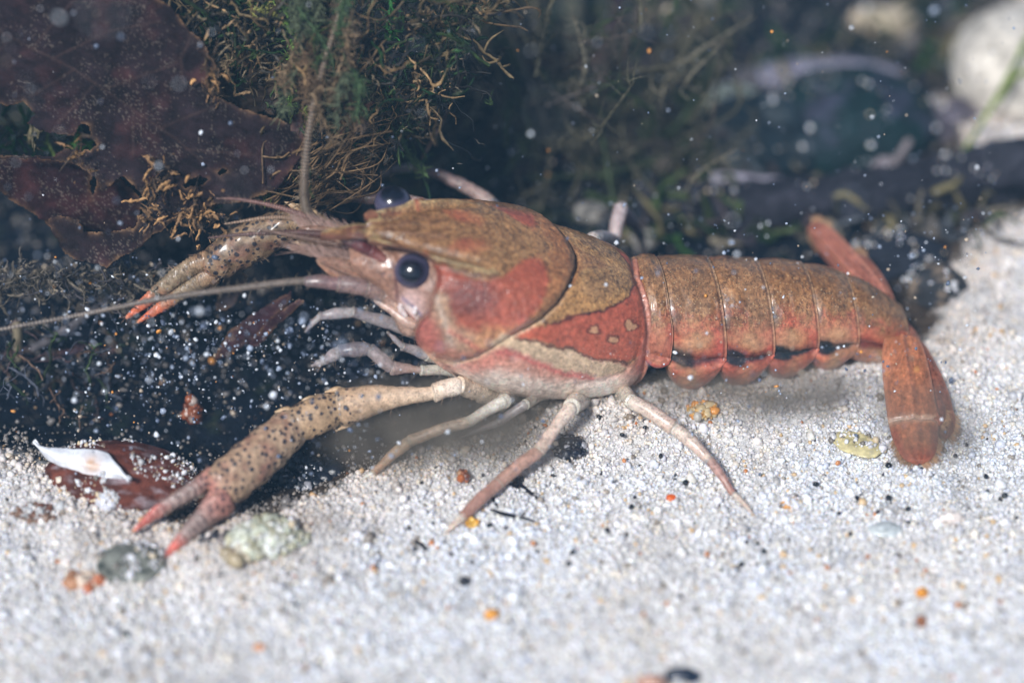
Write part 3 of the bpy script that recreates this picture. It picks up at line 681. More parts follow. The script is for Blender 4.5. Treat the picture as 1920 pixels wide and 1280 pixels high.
# limbs ---------------------------------------------------------------------
def limb(name, joints, rads, cols, mat, spots=None, speck=.3, ref=(0, 0, 1), flat=1., seg=26, hairn=0, parent=cray, joint_c=(232, 214, 190), gap=.03, bulge=.10):
    """chain of podomeres joined at swollen condyles. joints: list of points, rads: per podomere (start, mid, end)"""
    mb = MB(); J = [np.asarray(j, float) for j in joints]
    if name == 'leg': rads = [(a * .84, b_ * .78, c_ * .82) for a, b_, c_ in rads]
    for i in range(len(J) - 1):
        a, b = J[i], J[i + 1]; r0, r1, r2 = rads[i]; d_ = b - a; Lg = np.linalg.norm(d_); dn = d_ / Lg
        mid = (a + b) / 2 + np.array([0, 0, 1]) * Lg * .03
        ex = .38 * r2
        pts = [a - dn * r0 * .55, a + d_ * .12, mid, b - d_ * .12, b + dn * ex]
        V, F, U, A = tube(pts, [(r0 * .8, r0 * .8 * flat), (r0 * .93, r0 * .93 * flat), (r1, r1 * flat), (r2 * .98, r2 * .98 * flat), (r2 * 1.05, r2 * 1.05 * flat)], 90, seg, ref=ref, capk=(1, .4 if i < len(J) - 2 else 1))
        V = V + .02 * r1 / .15 * fbm(V, 5, 140 + i)[:, None] * np.array([1, 1, 1])
        t = U / 4; dkj = np.exp(-((t - .915) / .022)**2)[:, None]; c0 = lin(cols[i][0]); c1 = lin(cols[i][1]); n = fbm(V, 5, 150 + i)[:, None]
        C = (c0 + (c1 - c0) * smooth(.1, .9, t)[:, None]) * (1 + .25 * n)
        m = (np.exp(-((t - .97) / .05)**2) + np.exp(-((t - .04) / .04)**2))[:, None]; C = C + (lin(joint_c) - C) * np.clip(m, 0, 1) * .35; C = C * (1 - .35 * dkj)
        s_ = 0 if spots is None else spots[i]; s_ = np.broadcast_to(s_, (len(V),)) if np.isscalar(s_) else s_(t)
        mb.add(V, F, np.clip(C, 0, .95), spots=s_, speck=speck)
        if hairn:
            k = rng.integers(70 * seg * .2, 70 * seg, hairn); hc_ = V[k]; ctr = a + np.outer(((hc_ - a) @ dn), dn)
            hairs(mb, hc_, (hc_ - ctr) + dn * .08, rng.uniform(.05, .13, hairn), .004)
    return mb.build(name, mat, parent)
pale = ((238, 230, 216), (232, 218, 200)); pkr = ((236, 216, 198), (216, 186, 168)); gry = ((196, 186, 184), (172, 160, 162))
# near legs
limb('leg', [centre(945, 690) + LL * .7, atZ(945, 752, .95), atZ(880, 790, .75), atZ(768, 826, .5), atZ(700, 886, .2), atZ(672, 902, .05)],
     [(.2, .2, .17), (.15, .14, .13), (.14, .13, .13), (.14, .12, .09), (.06, .05, .02)], [pale, pale, ((206, 186, 164), (200, 170, 140)), ((206, 180, 150), (196, 152, 116)), pale], M_THIN, hairn=10)
limb('leg', [centre(1075, 690) + LL * .8, atZ(1072, 762, .95), atZ(1010, 845, .62), atZ(935, 905, .38), atZ(868, 968, .16), atZ(835, 1000, .03)],
     [(.26, .24, .2), (.17, .15, .15), (.15, .16, .15), (.15, .15, .13), (.09, .07, .03)], [pale, pkr, ((206, 162, 142), (184, 140, 120)), ((186, 140, 122), (176, 128, 110)), pkr], M_LIMB, speck=.7, hairn=10)
limb('leg', [centre(1150, 680) + LL * .7, atZ(1185, 752, .85), atZ(1262, 800, .65), atZ(1330, 862, .4), atZ(1375, 925, .14), atZ(1418, 970, .02)],
     [(.2, .18, .17), (.18, .17, .17), (.15, .15, .12), (.12, .1, .08), (.07, .06, .02)], [pale, pkr, pkr, ((196, 156, 142), (180, 130, 116)), pkr], M_LIMB, speck=.8, hairn=8)
limb('leg', [centre(1020, 690) + LL * .6, atZ(985, 758, .8), atZ(935, 792, .5), atZ(860, 822, .25)],
     [(.15, .13, .12), (.12, .11, .1), (.09, .07, .03)], [pale, gry, gry], M_THIN)
# far legs with raised knees
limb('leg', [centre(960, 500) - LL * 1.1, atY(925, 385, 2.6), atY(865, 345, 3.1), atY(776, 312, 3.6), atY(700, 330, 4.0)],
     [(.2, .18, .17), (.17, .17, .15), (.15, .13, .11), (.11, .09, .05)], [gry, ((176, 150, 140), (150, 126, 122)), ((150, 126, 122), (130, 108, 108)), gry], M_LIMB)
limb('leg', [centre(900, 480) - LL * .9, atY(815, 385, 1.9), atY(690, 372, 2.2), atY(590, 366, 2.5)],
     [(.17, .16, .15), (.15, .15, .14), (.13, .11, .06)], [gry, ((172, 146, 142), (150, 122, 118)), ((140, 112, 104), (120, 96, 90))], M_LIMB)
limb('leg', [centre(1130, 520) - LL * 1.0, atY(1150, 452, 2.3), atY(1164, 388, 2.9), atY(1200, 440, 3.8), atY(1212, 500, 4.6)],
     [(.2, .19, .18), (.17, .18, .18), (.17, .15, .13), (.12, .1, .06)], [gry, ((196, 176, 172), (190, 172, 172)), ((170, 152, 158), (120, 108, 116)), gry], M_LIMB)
# walking mouth-leg below the head
limb('maxilliped', [centre(850, 650) + LL * .6, on_px(790, 694, centre(830, 640) + LL * .9), on_px(735, 690, centre(760, 640) + LL * .9), on_px(693, 655, centre(740, 640) + LL * 1.), on_px(636, 658, centre(740, 640) + LL * 1.1), on_px(610, 677, centre(720, 640) + LL * 1.1), on_px(584, 686, centre(720, 640) + LL * 1.1)],
     [(.13, .1, .1), (.07, .09, .13), (.13, .14, .13), (.13, .15, .13), (.11, .12, .08), (.07, .07, .03)], [pale, ((210, 170, 150), (196, 168, 160)), ((180, 160, 156), (176, 162, 160)), ((160, 148, 150), (150, 140, 146)), gry, gry], M_THIN, hairn=14)
limb('maxilliped', [centre(790, 600) + LL * .4, atY(660, 585, -.9), atY(600, 592, -1.0), atY(572, 622, -1.1)], [(.14, .12, .1), (.1, .1, .08), (.06, .05, .02)], [gry, gry, gry], M_THIN, hairn=10)
limb('maxilliped', [centre(850, 640) + LL * .5, atY(800, 665, -.9), atY(755, 650, -1.0), atY(726, 622, -1.0)], [(.16, .14, .12), (.12, .1, .08), (.06, .05, .02)], [pale, gry, gry], M_THIN, hairn=8)

# claws ----------------------------------------------------------------------
def claw(pt, label, sc=1., far=False):
    """pt: dict of world points"""
    root = None
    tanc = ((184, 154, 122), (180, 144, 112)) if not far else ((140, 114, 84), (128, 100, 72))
    arm = limb('claw', pt['arm'], pt['arm_r'], pt['arm_c'], M_CLAW, spots=pt['arm_s'], speck=.5, hairn=12, ref=pt['ref'], flat=.85)
    mb = MB(); pr = pt['palm']; 
    def bump(u, a): return 1 + .04 * np.sin(u * 9 + a * 3) * np.sin(a * 5)
    V, F, U, A = tube(pr, pt['palm_r'], 130, 48, ref=pt['ref'], rfun=bump)
    V = V + .03 * fbm(V, 4, 161)[:, None]; t = U / (len(pr) - 1); n = fbm(V, 4, 162)[:, None]
    C = (lin(tanc[0]) + (lin(tanc[1]) - lin(tanc[0])) * t[:, None]) * (1 + .3 * n + .35 * fbm(V, 14, 168)[:, None]); m = np.clip(fbm(V, 3.2, 169) - .1, 0, 1)[:, None] * 1.6; C = C + (lin((130, 74, 62)) - C) * m
    m = (smooth(.78, 1., t) * np.clip(.6 + n[:, 0], 0, 1))[:, None]; C = C + (lin((176, 84, 84)) - C) * m * .7
    mb.add(V, F, np.clip(C, 0, .95), spots=1. - .5 * smooth(.85, 1, t), speck=.35)
    k = rng.integers(0, len(V), 70); hairs(mb, V[k], (V[k] - np.mean(pr, axis=0)), rng.uniform(.04, .1, 70), .004, (190, 160, 130))
    j0, j1 = np.asarray(pt['arm'][-2]), np.asarray(pt['arm'][-1]); dn = (j1 - j0) / np.linalg.norm(j1 - j0)
    rr = pt['arm_r'][-2][2]; rf = np.asarray(pt['ref'], float); rf = rf - dn * (rf @ dn); rf /= np.linalg.norm(rf); sdd = np.cross(dn, rf)
    for q_, o_, l_ in ((j0, rf * rr * .9, .2), (j0, -rf * rr * .95, .26), (j0, sdd * rr * .7 - rf * rr * .6, .16), (j1, rf * rr * .9, .18), (j1, -rf * rr * .8, .16), ((j0 + j1) / 2, rf * rr * .95, .14)):
        V, F, U, A = tube([q_ + o_ * .8 - dn * .12, q_ + o_ * 1.05, q_ + o_ * 1.15 + dn * l_], [.10, .06, .010], 24, 14); tmp = mesh('spine', V, F, M_CLAW, None, lin((200, 164, 122)), {'spots': 0., 'speck': .4}); tmp.parent = arm
    pm = mb.build('palm', M_CLAW, None); pm.parent = arm
    for fi, fr, nm in ((pt['f1'], pt['f1r'], 'finger'), (pt['f2'], pt['f2r'], 'finger')):
        mb = MB()
        def ser(u, a): return 1 + .16 * np.sin(u * 30) * (np.abs(np.sin(a)) > .8) * (u > .8) + .08 * np.sin(u * 71 + 3 * np.cos(a))
        V, F, U, A = tube(fi, fr, 110, 28, ref=pt['ref'], rfun=ser); V = V + .03 * fbm(V, 6, 163)[:, None] + .012 * fbm(V, 18, 167)[:, None]
        t = U / (len(fi) - 1); n = fbm(V, 6, 164)[:, None]; n2 = fbm(V * np.array([1, 1, 3.]), 14, 165)[:, None]
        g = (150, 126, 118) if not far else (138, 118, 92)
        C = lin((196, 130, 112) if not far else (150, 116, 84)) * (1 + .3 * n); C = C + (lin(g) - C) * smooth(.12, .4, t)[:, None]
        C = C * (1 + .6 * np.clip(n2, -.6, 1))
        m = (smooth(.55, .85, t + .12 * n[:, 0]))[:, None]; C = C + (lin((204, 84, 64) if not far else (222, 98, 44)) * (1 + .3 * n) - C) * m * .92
        m = smooth(.93, 1, t)[:, None]; C = C + (lin((232, 150, 96)) - C) * m * .7
        mb.add(V, F, np.clip(C, 0, .95), spots=.75 * smooth(.5, .2, t), speck=.6 * smooth(.6, .4, t))
        k = rng.integers(0, len(V), 130); ax = np.asarray(fi[-1]) - np.asarray(fi[0]); ax /= np.linalg.norm(ax)
        hairs(mb, V[k], rng.normal(size=(130, 3)) * .7 + ax, rng.uniform(.05, .14, 130), .004, (196, 150, 120))
        o = mb.build(nm, M_CLAW, None); o.parent = arm
    return arm
Ac = ((232, 216, 198), (224, 198, 172)); Bc = ((222, 192, 162), (190, 154, 118)); Cc = ((184, 150, 112), (176, 142, 106))
sp0 = lambda t: 0 * t; sp1 = lambda t: smooth(.62, .8, t); sp2 = lambda t: .5 + .5 * t
claw(dict(ref=np.cross(np.array([.8, .55, 0]), [0, 0, 1.]) * 0 + np.array([-.3, .55, .8]),
    arm=[centre(930, 700) + LL * .7, atZ(862, 722, 1.15), atZ(815, 736, 1.1), atZ(640, 762, .95), atZ(545, 800, .85)],
    arm_r=[(.24, .2, .17), (.18, .175, .17), (.155, .22, .345), (.31, .355, .34)], arm_c=[Ac, Ac, Bc, Cc], arm_s=[0., 0., sp1, 1.],
    palm=[atZ(566, 782, .85), atZ(530, 816, .8), atZ(480, 860, .7), atZ(430, 902, .6), atZ(398, 930, .5)],
    palm_r=[(.33, .3), (.38, .33), (.425, .34), (.42, .3), (.35, .24)],
    f1=[atZ(412, 888, .62), atZ(365, 917, .58), atZ(300, 955, .42), atZ(247, 998, .22)], f1r=[(.22, .16), (.155, .12), (.115, .08), (.025, .025)],
    f2=[atZ(430, 925, .5), atZ(380, 972, .42), atZ(340, 1012, .28), atZ(304, 1046, .14)], f2r=[(.33, .2), (.19, .13), (.12, .08), (.025, .025)]), 'claw')
Yf = 0.9
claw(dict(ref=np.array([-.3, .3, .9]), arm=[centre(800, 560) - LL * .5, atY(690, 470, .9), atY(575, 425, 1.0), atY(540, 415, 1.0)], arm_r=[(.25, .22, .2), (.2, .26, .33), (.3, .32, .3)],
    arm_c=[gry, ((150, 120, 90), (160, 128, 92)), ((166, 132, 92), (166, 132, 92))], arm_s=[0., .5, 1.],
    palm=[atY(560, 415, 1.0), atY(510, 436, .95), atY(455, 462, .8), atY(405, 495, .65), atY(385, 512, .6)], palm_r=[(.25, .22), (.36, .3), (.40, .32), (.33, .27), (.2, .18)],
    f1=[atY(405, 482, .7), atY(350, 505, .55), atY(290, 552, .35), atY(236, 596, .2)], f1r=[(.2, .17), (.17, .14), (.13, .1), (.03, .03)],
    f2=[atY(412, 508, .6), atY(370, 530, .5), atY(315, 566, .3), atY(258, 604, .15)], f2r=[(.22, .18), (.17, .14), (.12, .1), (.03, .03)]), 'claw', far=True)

# antennae ---------------------------------------------------------------------
def antenna(name, pts, r, c, rings=110, seg=12, n=900):
    f = lambda u, a: 1 + .13 * np.sin(u / (len(pts) - 1) * rings * 2 * np.pi)
    V, F, U, A = tube(pts, r, n, seg, cap=False, rfun=f); t = U / (len(pts) - 1)
    C = lin(c) * (1 + .6 * np.sin(t * rings * 2 * np.pi))[:, None] * (1 + .25 * fbm(V, 3, 171)[:, None])
    ob_ = MB(); ob_.add(V, F, np.clip(C, 0, 1), speck=.3); k = rng.integers(0, len(V), 260 if name == 'antenna' else 60); ctr_ = np.repeat(curve3(pts, n)[0], seg, axis=0)[k]
    hairs(ob_, V[k], V[k] - ctr_, rng.uniform(.03, .12, len(k)), .004, (150, 130, 104), .4)
    return ob_.build(name, M_SHELL, cray)
antenna('antenna', [atY(640, 527, -.75), atY(560, 527, -.8), atY(440, 541, -.9), atY(300, 560, -1.0), atY(150, 590, -1.1), atY(-60, 628, -1.3)], [.08, .068, .058, .048, .038, .028], (116, 104, 94), 150)
antenna('antenna', [atY(640, 450, .25), atY(598, 420, .3), atY(574, 390, .3), atY(571, 330, .5), atY(582, 230, 1.0), atY(605, 130, 1.55), atY(632, 40, 2.1), atY(650, -40, 2.5)], [.08, .09, .086, .08, .07, .06, .048, .04], (108, 92, 76), 110)
antenna('antennule', [atY(655, 452, -.1), atY(610, 440, -.1), atY(540, 436, -.1), atY(450, 440, 0), atY(390, 446, 0)], [.075, .075, .05, .03, .012], (92, 62, 56), 60, 10, 400)
antenna('antennule', [atY(640, 436, .1), atY(590, 412, .2), atY(520, 388, .3), atY(450, 374, .4), atY(405, 372, .4)], [.07, .065, .045, .03, .012], (120, 84, 74), 60, 10, 400)
antenna('antennule', [atY(640, 432, .15), atY(580, 415, .2), atY(510, 408, .2), atY(420, 420, .2)], [.06, .05, .04, .012], (140, 112, 88), 50, 10, 400)
antenna('antennule', [atY(655, 462, -.2), atY(600, 452, -.2), atY(540, 440, -.2), atY(470, 428, -.1)], [.07, .06, .04, .012], (110, 84, 70), 50, 10, 400)
limb('antennule_base', [centre(735, 478) + LL * .35, on_px(695, 470, centre(700, 470) + LL * .4), on_px(662, 456, centre(680, 460) + LL * .4), on_px(640, 444, centre(680, 460) + LL * .4)], [(.16, .14, .12), (.12, .12, .1), (.1, .09, .08)],
     [((150, 96, 80), (120, 60, 58)), ((96, 40, 46), (110, 60, 60)), ((90, 60, 60), (90, 62, 60))], M_LIMB, joint_c=(150, 110, 100))
# antenna bases: three short podomeres
limb('antenna_base', [centre(770, 560) + LL * .7, on_px(722, 552, centre(760, 540) + LL * .8), on_px(690, 540, centre(740, 540) + LL * .9), on_px(636, 532, centre(720, 540) + LL * .9), on_px(572, 527, centre(700, 540) + LL * .9)],
     [(.26, .22, .19), (.19, .18, .18), (.165, .16, .155), (.14, .13, .11)], [((186, 150, 130), (170, 130, 112)), ((160, 126, 110), (150, 120, 110)), ((146, 116, 110), (140, 116, 112)), ((140, 104, 104), (130, 112, 110))], M_LIMB, speck=.7, hairn=12)
# scaphocerites: the antennal scales with a spine and a fringe of setae
def scale_(base, tip, side, col_, w=.26):
    P, F, C, sp = paddle('antennal_scale', base, tip, side, w, ([0, .15, .5, .8, .95, 1], [.55, .9, 1, .7, .3, .05]), lambda T_, c_: (np.clip((lin(col_) * (1 + .3 * fbm(np.stack([T_ * 5, c_, 0 * T_], -1), 3, 181)[..., None]) + np.exp(-((c_ - .75) / .2)**2)[..., None] * .25 * lin((230, 150, 100)) - np.exp(-((c_ - .2) / .15)**2)[..., None] * .4 * lin(col_)).reshape(-1, 3), 0, 1), .4), thick=.05)
    mb = MB(); mb.add(P, F, C, speck=.4)
    ax = np.asarray(tip) - np.asarray(base); sdv = np.asarray(side, float); L_ = np.linalg.norm(ax)
    n = 190; t = rng.uniform(.1, 1, n); pts = np.asarray(base) + ax * t[:, None] - sdv * (w * .75 * (1 - .8 * smooth(.6, 1, t)))[:, None] * 1
    hairs(mb, pts, (ax / L_) * 1.0 - sdv * .85 + rng.normal(size=(n, 3)) * .15, rng.uniform(.2, .42, n), .006, (206, 160, 140), .08)
    return mb.build('antennal_scale', M_LIMB, cray)
upw = -UU
cA = centre(760, 560) + LL * .75
scale_(on_px(768, 556, cA), on_px(592, 486, centre(700, 500) + LL * .55), -np.array([0, .45, .9]), (158, 118, 96), .26)
scale_(on_px(700, 470, centre(740, 480) - LL * .2), on_px(560, 428, centre(660, 470) - LL * .45), -np.array([0, .45, .9]), (140, 104, 82), .2)
def ridge(pts, r, colr, nm='antennal_ridge', off=.95, seed=1):
    P_ = [on_px(a, b_, centre(760, 540) + LL * (off - .25 * (760 - a) / 160)) for a, b_ in pts]
    V, F, U, A = tube(P_, r, 60, 12); V = V + .012 * fbm(V, 9, seed)[:, None]
    return mesh(nm, V, F, M_LIMB, cray, np.clip(lin(colr) * (1 + .35 * fbm(V, 7, seed + 1)[:, None]), 0, 1), {'spots': 0., 'speck': .5})
ridge([(594, 488), (650, 491), (690, 512), (728, 545), (768, 580)], [.012, .035, .05, .06, .05], (214, 150, 110), seed=3)
ridge([(600, 496), (655, 502), (695, 528), (735, 566), (765, 596)], [.01, .03, .05, .06, .05], (186, 140, 112), seed=5)
ridge([(668, 486), (700, 500), (732, 528), (756, 556)], [.03, .05, .06, .05], (120, 76, 66), seed=7)
ridge([(690, 468), (700, 486), (706, 504)], [.03, .04, .02], (84, 46, 48), seed=9)
ridge([(640, 462), (680, 468), (716, 482)], [.04, .06, .05], (104, 58, 56), seed=11)
ridge([(700, 560), (735, 582), (765, 604), (786, 612)], [.04, .08, .10, .06], (206, 168, 148), seed=13)
ridge([(792, 540), (770, 552), (752, 574), (762, 596)], [.03, .05, .06, .04], (226, 204, 200), seed=15, off=1.05)
ridge([(796, 560), (782, 572), (776, 592)], [.03, .06, .05], (230, 208, 208), seed=17, off=1.1)
mb = MB(); n_ = 260; tt = rng.uniform(0, 1, n_); bx_ = 560 + 130 * tt; by_ = 470 + 18 * tt
pts_ = [on_px(a, b_, centre(760, 540) + LL * (.9 - .25 * (760 - a) / 160)) for a, b_ in zip(bx_, by_ + rng.normal(size=n_) * 4)]
hairs(mb, pts_, [np.array([-.9, .1, .35]) + rng.normal(size=3) * .18 for _ in range(n_)], rng.uniform(.2, .5, n_), .006, (196, 150, 130), .08)
mb.build('setae', M_LIMB, cray)
# mouth parts: pale plates under the eye
for a_, b_, r_, c_ in (((790, 596), (748, 585), .16, (232, 200, 194)), ((775, 580), (790, 560), .11, (226, 214, 216)), ((745, 572), (700, 545), .13, (214, 170, 140)), ((784, 606), (760, 610), .12, (226, 176, 170))):
    V, F, U, A = tube([on_px(*a_, centre(770, 590) + LL * .8), on_px((a_[0] + b_[0]) / 2, (a_[1] + b_[1]) / 2 + 3, centre(770, 590) + LL * .92), on_px(*b_, centre(770, 590) + LL * .85)], [r_, r_ * 1.1, r_ * .7], 40, 22)
    V = V + .03 * fbm(V, 7, 191)[:, None]
    mesh('mouthpart', V, F, M_LIMB, cray, np.clip(lin(c_) * (1 + .25 * fbm(V, 9, 192)[:, None]), 0, 1), {'spots': 0., 'speck': .3})
# little swimmerets beneath the tail
for s_ in (1290, 1385, 1470, 1545):
    for sg in (1, -1):
        b_ = centre(s_, 640) + LL * .55 * sg; V, F, U, A = tube([b_, b_ - UU * .4 + LL * .1 * sg, b_ - UU * .75 + np.array([.2, 0, 0])], [(.1, .08), (.12, .05), (.03, .02)], 30, 14)
        mesh('swimmeret', V, F, M_THIN, cray, lin((206, 166, 140)), {'spots': 0., 'speck': .2})

# ------------------------------------------------------------------ dead leaves
def sheet(name, outline, holes, Yf, colf, label, cat, res=2.2, thick=.035, group=None, wob=5, mat=None, raw=False):
    o = np.array(outline, float); x0, y0 = o.min(0) - 6; x1, y1 = o.max(0) + 6
    gx_ = np.arange(x0, x1, res); gy_ = np.arange(y0, y1, res); X, Y = np.meshgrid(gx_, gy_, indexing='ij'); q = p3(X / 100, Y / 100)
    wx = X + wob * fbm(q, 4, 201) + wob * .7 * fbm(q, 16, 202); wy = Y + wob * fbm(q, 4, 203) + wob * .7 * fbm(q, 16, 204)
    d = polydist(wx, wy, outline)
    for h in holes: d = np.maximum(d, -polydist(wx, wy, h))
    keep = d < 0; P = atY(X, Y, Yf(X, Y)); 
    F = gfaces(len(gx_), len(gy_)); kf = keep.ravel()[F].sum(1) >= 3; F = F[kf]
    us = np.unique(F); rm = np.full(X.size, -1); rm[us] = np.arange(len(us)); F = rm[F]
    C = colf(X, Y, d).reshape(-1, 3)[us]; V = P.reshape(-1, 3)[us]
    ob = mesh(name, V, F, mat or M_LEAF, col=np.clip(C, 0, .9), recenter=True)
    m = ob.modifiers.new('thickness', 'SOLIDIFY'); m.thickness = thick; m.offset = 0
    return tag(ob, label, cat, group)
def leafcol(b, seed, veins=()):
    def f(X, Y, d):
        q = p3(X / 100, Y / 100); C = lin(b) * (1 + .45 * fbm(q, 1.6, seed)[..., None] + .35 * fbm(q, 7, seed + 1)[..., None])
        st = fbm(p3((X * .9 + Y * .45) / 100, (Y * .9 - X * .45) / 100 * 9), 2.4, seed + 2)[..., None]; C = C * (1 + .35 * st)
        C = C + np.clip(fbm(q, 2.1, seed + 3)[..., None] - .12, 0, 1) * lin((96, 52, 46)) * .35
        m = np.clip(fbm(q, 34, seed + 4)[..., None] * (.6 + fbm(q, 2.5, seed + 8)[..., None]) - .22, 0, 1) * 3; C = C + (lin((120, 110, 100)) - C) * np.clip(m, 0, .35)
        e = np.exp(d / 3.5)[..., None]; C = C + (lin((150, 116, 84)) - C) * e * .6 * np.clip(.5 + 1.6 * fbm(q, 5, seed + 5)[..., None], 0, 1)
        for v in veins:
            dv, _ = linedist(X, Y, v); m = np.exp(-(dv / 2.6)**2)[..., None]; C = C + (lin((70, 54, 50)) - C) * m * .4
        return C
    return f
H1 = [(-40, 190), (20, 200), (45, 192), (68, 215), (50, 232), (100, 250), (140, 256), (150, 232), (168, 238), (172, 262), (186, 270), (170, 282), (120, 276), (100, 292), (40, 290), (-40, 296)]
H3 = [(345, 346), (372, 332), (392, 338), (380, 346), (350, 352)]; H4 = [(405, 322), (418, 316), (426, 322), (412, 328)]
sheet('dead_leaf', [(-160, -160), (230, -160), (262, -20), (318, 12), (352, 50), (388, 92), (408, 128), (384, 150), (396, 178), (440, 196), (490, 214), (560, 236), (574, 280), (540, 330), (512, 360), (452, 378), (402, 384), (360, 402), (322, 420), (290, 440), (250, 470), (200, 500),
                     (140, 486), (118, 470), (104, 440), (86, 420), (96, 402), (150, 410), (160, 432), (210, 436), (250, 428), (262, 410), (286, 380), (250, 350), (232, 332), (210, 344), (190, 360), (178, 330), (140, 306), (60, 296), (-160, 300)], [H1, H3, H4],
      lambda X, Y: .55 + (470 - Y) / 100 * .42 + .10 * np.sin(X / 90.) + .12 * fbm(p3(X / 100, Y / 100), .8, 211) + .25 * smooth(200, -100, X),
      leafcol((33, 24, 27), 221, [[(-40, 40), (140, 130), (330, 260), (420, 340)], [(360, 66), (340, 110), (342, 150)], [(140, 130), (60, 180)], [(200, 165), (330, 120)], [(60, 92), (120, 20), (170, -30)], [(250, 205), (250, 290)], [(180, 155), (110, 230)], [(300, 240), (400, 200)], [(100, 110), (200, 60), (300, 40)], [(20, 70), (-30, 130)], [(350, 280), (480, 290)]]),
      'large brown dead leaf with torn holes filling the upper left', 'leaf')
sheet('dead_leaf', [(-160, 292), (60, 292), (140, 300), (176, 316), (230, 336), (262, 372), (270, 420), (230, 470), (190, 462), (120, 440), (90, 424), (60, 400), (20, 372), (-20, 340), (-160, 320)], [[(176, 318), (182, 345), (174, 372), (170, 345)]],
      lambda X, Y: 1.5 + (430 - Y) / 100 * .3 + .1 * fbm(p3(X / 100, Y / 100), 1.2, 213), leafcol((34, 19, 22), 231), 'dark reddish dead leaf tucked beneath the large torn leaf', 'leaf')
sheet('leaf_scrap', [(404, 130), (420, 108), (470, 100), (520, 118), (560, 140), (556, 190), (520, 214), (470, 206), (430, 190), (400, 165)], [[(420, 130), (460, 122), (470, 140), (436, 152)]],
      lambda X, Y: 2.0 + (430 - Y) / 100 * .35 + .3 * fbm(p3(X / 100, Y / 100), 1.2, 214), leafcol((84, 72, 64), 241), 'thin translucent grey leaf scrap at the right edge of the big leaf', 'leaf scrap', wob=12)
sheet('leaf_strip', [(548, 214), (566, 208), (572, 260), (558, 320), (520, 372), (498, 384), (512, 350), (536, 290)], [], lambda X, Y: .9 + (430 - Y) / 100 * .3, leafcol((62, 46, 46), 251), 'narrow dark leaf strip hanging left of the upright antenna', 'leaf strip', wob=3)
sheet('leaf_scrap', [(430, 620), (470, 590), (520, 560), (545, 545), (548, 560), (500, 610), (470, 640), (420, 672), (398, 676)], [], lambda X, Y: .6 + (650 - Y) / 100 * .2, leafcol((64, 42, 48), 252), 'reddish plant shred with frayed end behind the lower pair of antennae', 'plant shred', wob=3)
sheet('leaf_scrap', [(466, 644), (500, 600), (560, 560), (572, 566), (520, 610), (484, 650), (470, 654)], [], lambda X, Y: .35 + (650 - Y) / 100 * .2, leafcol((72, 46, 52), 253), 'slim reddish plant shred lying nearest the mouth legs', 'plant shred', wob=3)
sheet('leaf_scrap', [(404, 566), (420, 520), (452, 508), (466, 520), (440, 570), (420, 584), (402, 580)], [], lambda X, Y: .9 + (600 - Y) / 100 * .3, leafcol((66, 58, 60), 254), 'grey blunt plant shred below the orange claw tips', 'plant shred', wob=3)
sheet('leaf_scrap', [(60, 720), (100, 660), (150, 640), (210, 650), (250, 690), (230, 740), (170, 770), (110, 790), (50, 770)], [[(120, 690), (160, 680), (165, 720), (130, 730)]], lambda X, Y: 1.0 + (780 - Y) / 100 * .4 + .5 * fbm(p3(X / 100, Y / 100), 1.2, 255), leafcol((86, 66, 74), 256), 'ragged purple leaf scrap lying on the dark mud at left', 'leaf scrap', wob=16)

# ------------------------------------------------------------------ dark rock behind the moss, and background bed
def blob(name, c, rad, colr, label, cat, mat=None, sub=4, seed=0, rough=.22, spots=None, group=None, flatn=0, tilt=0):
    V, F = ICO[sub]; n = fbm(V, 1.1, seed); n2 = fbm(V, 3.2, seed + 5); n3 = fbm(V, 9, seed + 9)
    P = V * (1 + rough * n + rough * .4 * n2 + rough * .15 * n3)[:, None] * np.asarray(rad)
    if tilt: ct, st = math.cos(tilt), math.sin(tilt); P = P @ np.array([[ct, st, 0], [-st, ct, 0], [0, 0, 1]])
    C = lin(colr) * (1 + .4 * n2 + .35 * n3)[:, None]
    if spots is not None: m = np.clip((n3 * .5 + fbm(V, 2.4, seed + 33) - .12) * 4, 0, 1)[:, None]; C = C + (lin(spots) - C) * m
    return tag(mesh(name, P + np.asarray(c), F, mat or M_STONE, col=np.clip(C, 0, .9), recenter=True), label, cat, group)
gz = lambda p: np.array([p[0], p[1], float(gheight(np.array([p[0]]), np.array([p[1]]))[0])])
def onground(px_, py_, up=0.): 
    p = atZ(px_, py_, -.2); p = atZ(px_, py_, gz(p)[2]); return p + np.array([0, 0, up])
blob('rock', atY(330, 60, 8.2), (6.5, 2.6, 4.0), (26, 30, 34), 'dark rock behind the moss and the big leaf at upper left', 'rock', seed=301, sub=5, spots=(44, 50, 34))
blob('rock', onground(820, 20, .3) + np.array([0, 1.5, 0]), (3.6, 1.6, 1.4), (26, 30, 38), 'low dark rock at the top edge right of the moss', 'rock', seed=302, sub=5, spots=(50, 48, 40))
blob('stone', onground(1595, 262, .3), (1.9, 1.7, 1.25), (12, 36, 38), 'round dark green stone above the fallen stick', 'stone', seed=311, sub=5, rough=.1, spots=(50, 54, 70))
blob('stone', onground(1440, 270, .2), (1.6, 1.2, .95), (20, 34, 42), 'blue-grey stone left of the round dark green stone', 'stone', seed=312, sub=5, rough=.18, spots=(70, 78, 82))
blob('stone', onground(1372, 236, .5), (.75, .55, .5), (150, 160, 142), 'pale greenish stone chip beside the blue-grey stone', 'stone', seed=313, rough=.3)
blob('stone', onground(1390, 285, .5), (.5, .4, .3), (160, 170, 130), 'small yellowish stone chip below the pale greenish one', 'stone', seed=314, rough=.3)
blob('stone', onground(1752, 548, .12), (.62, .55, .5), (52, 54, 58), 'small round dark stone behind the tail with pale worn patch', 'stone', seed=315, rough=.12, spots=(120, 106, 92))
blob('stone', onground(1690, 490, .12), (1.1, .6, .45), (34, 38, 48), 'dark flat stone behind the tail fan', 'stone', seed=316, rough=.2)
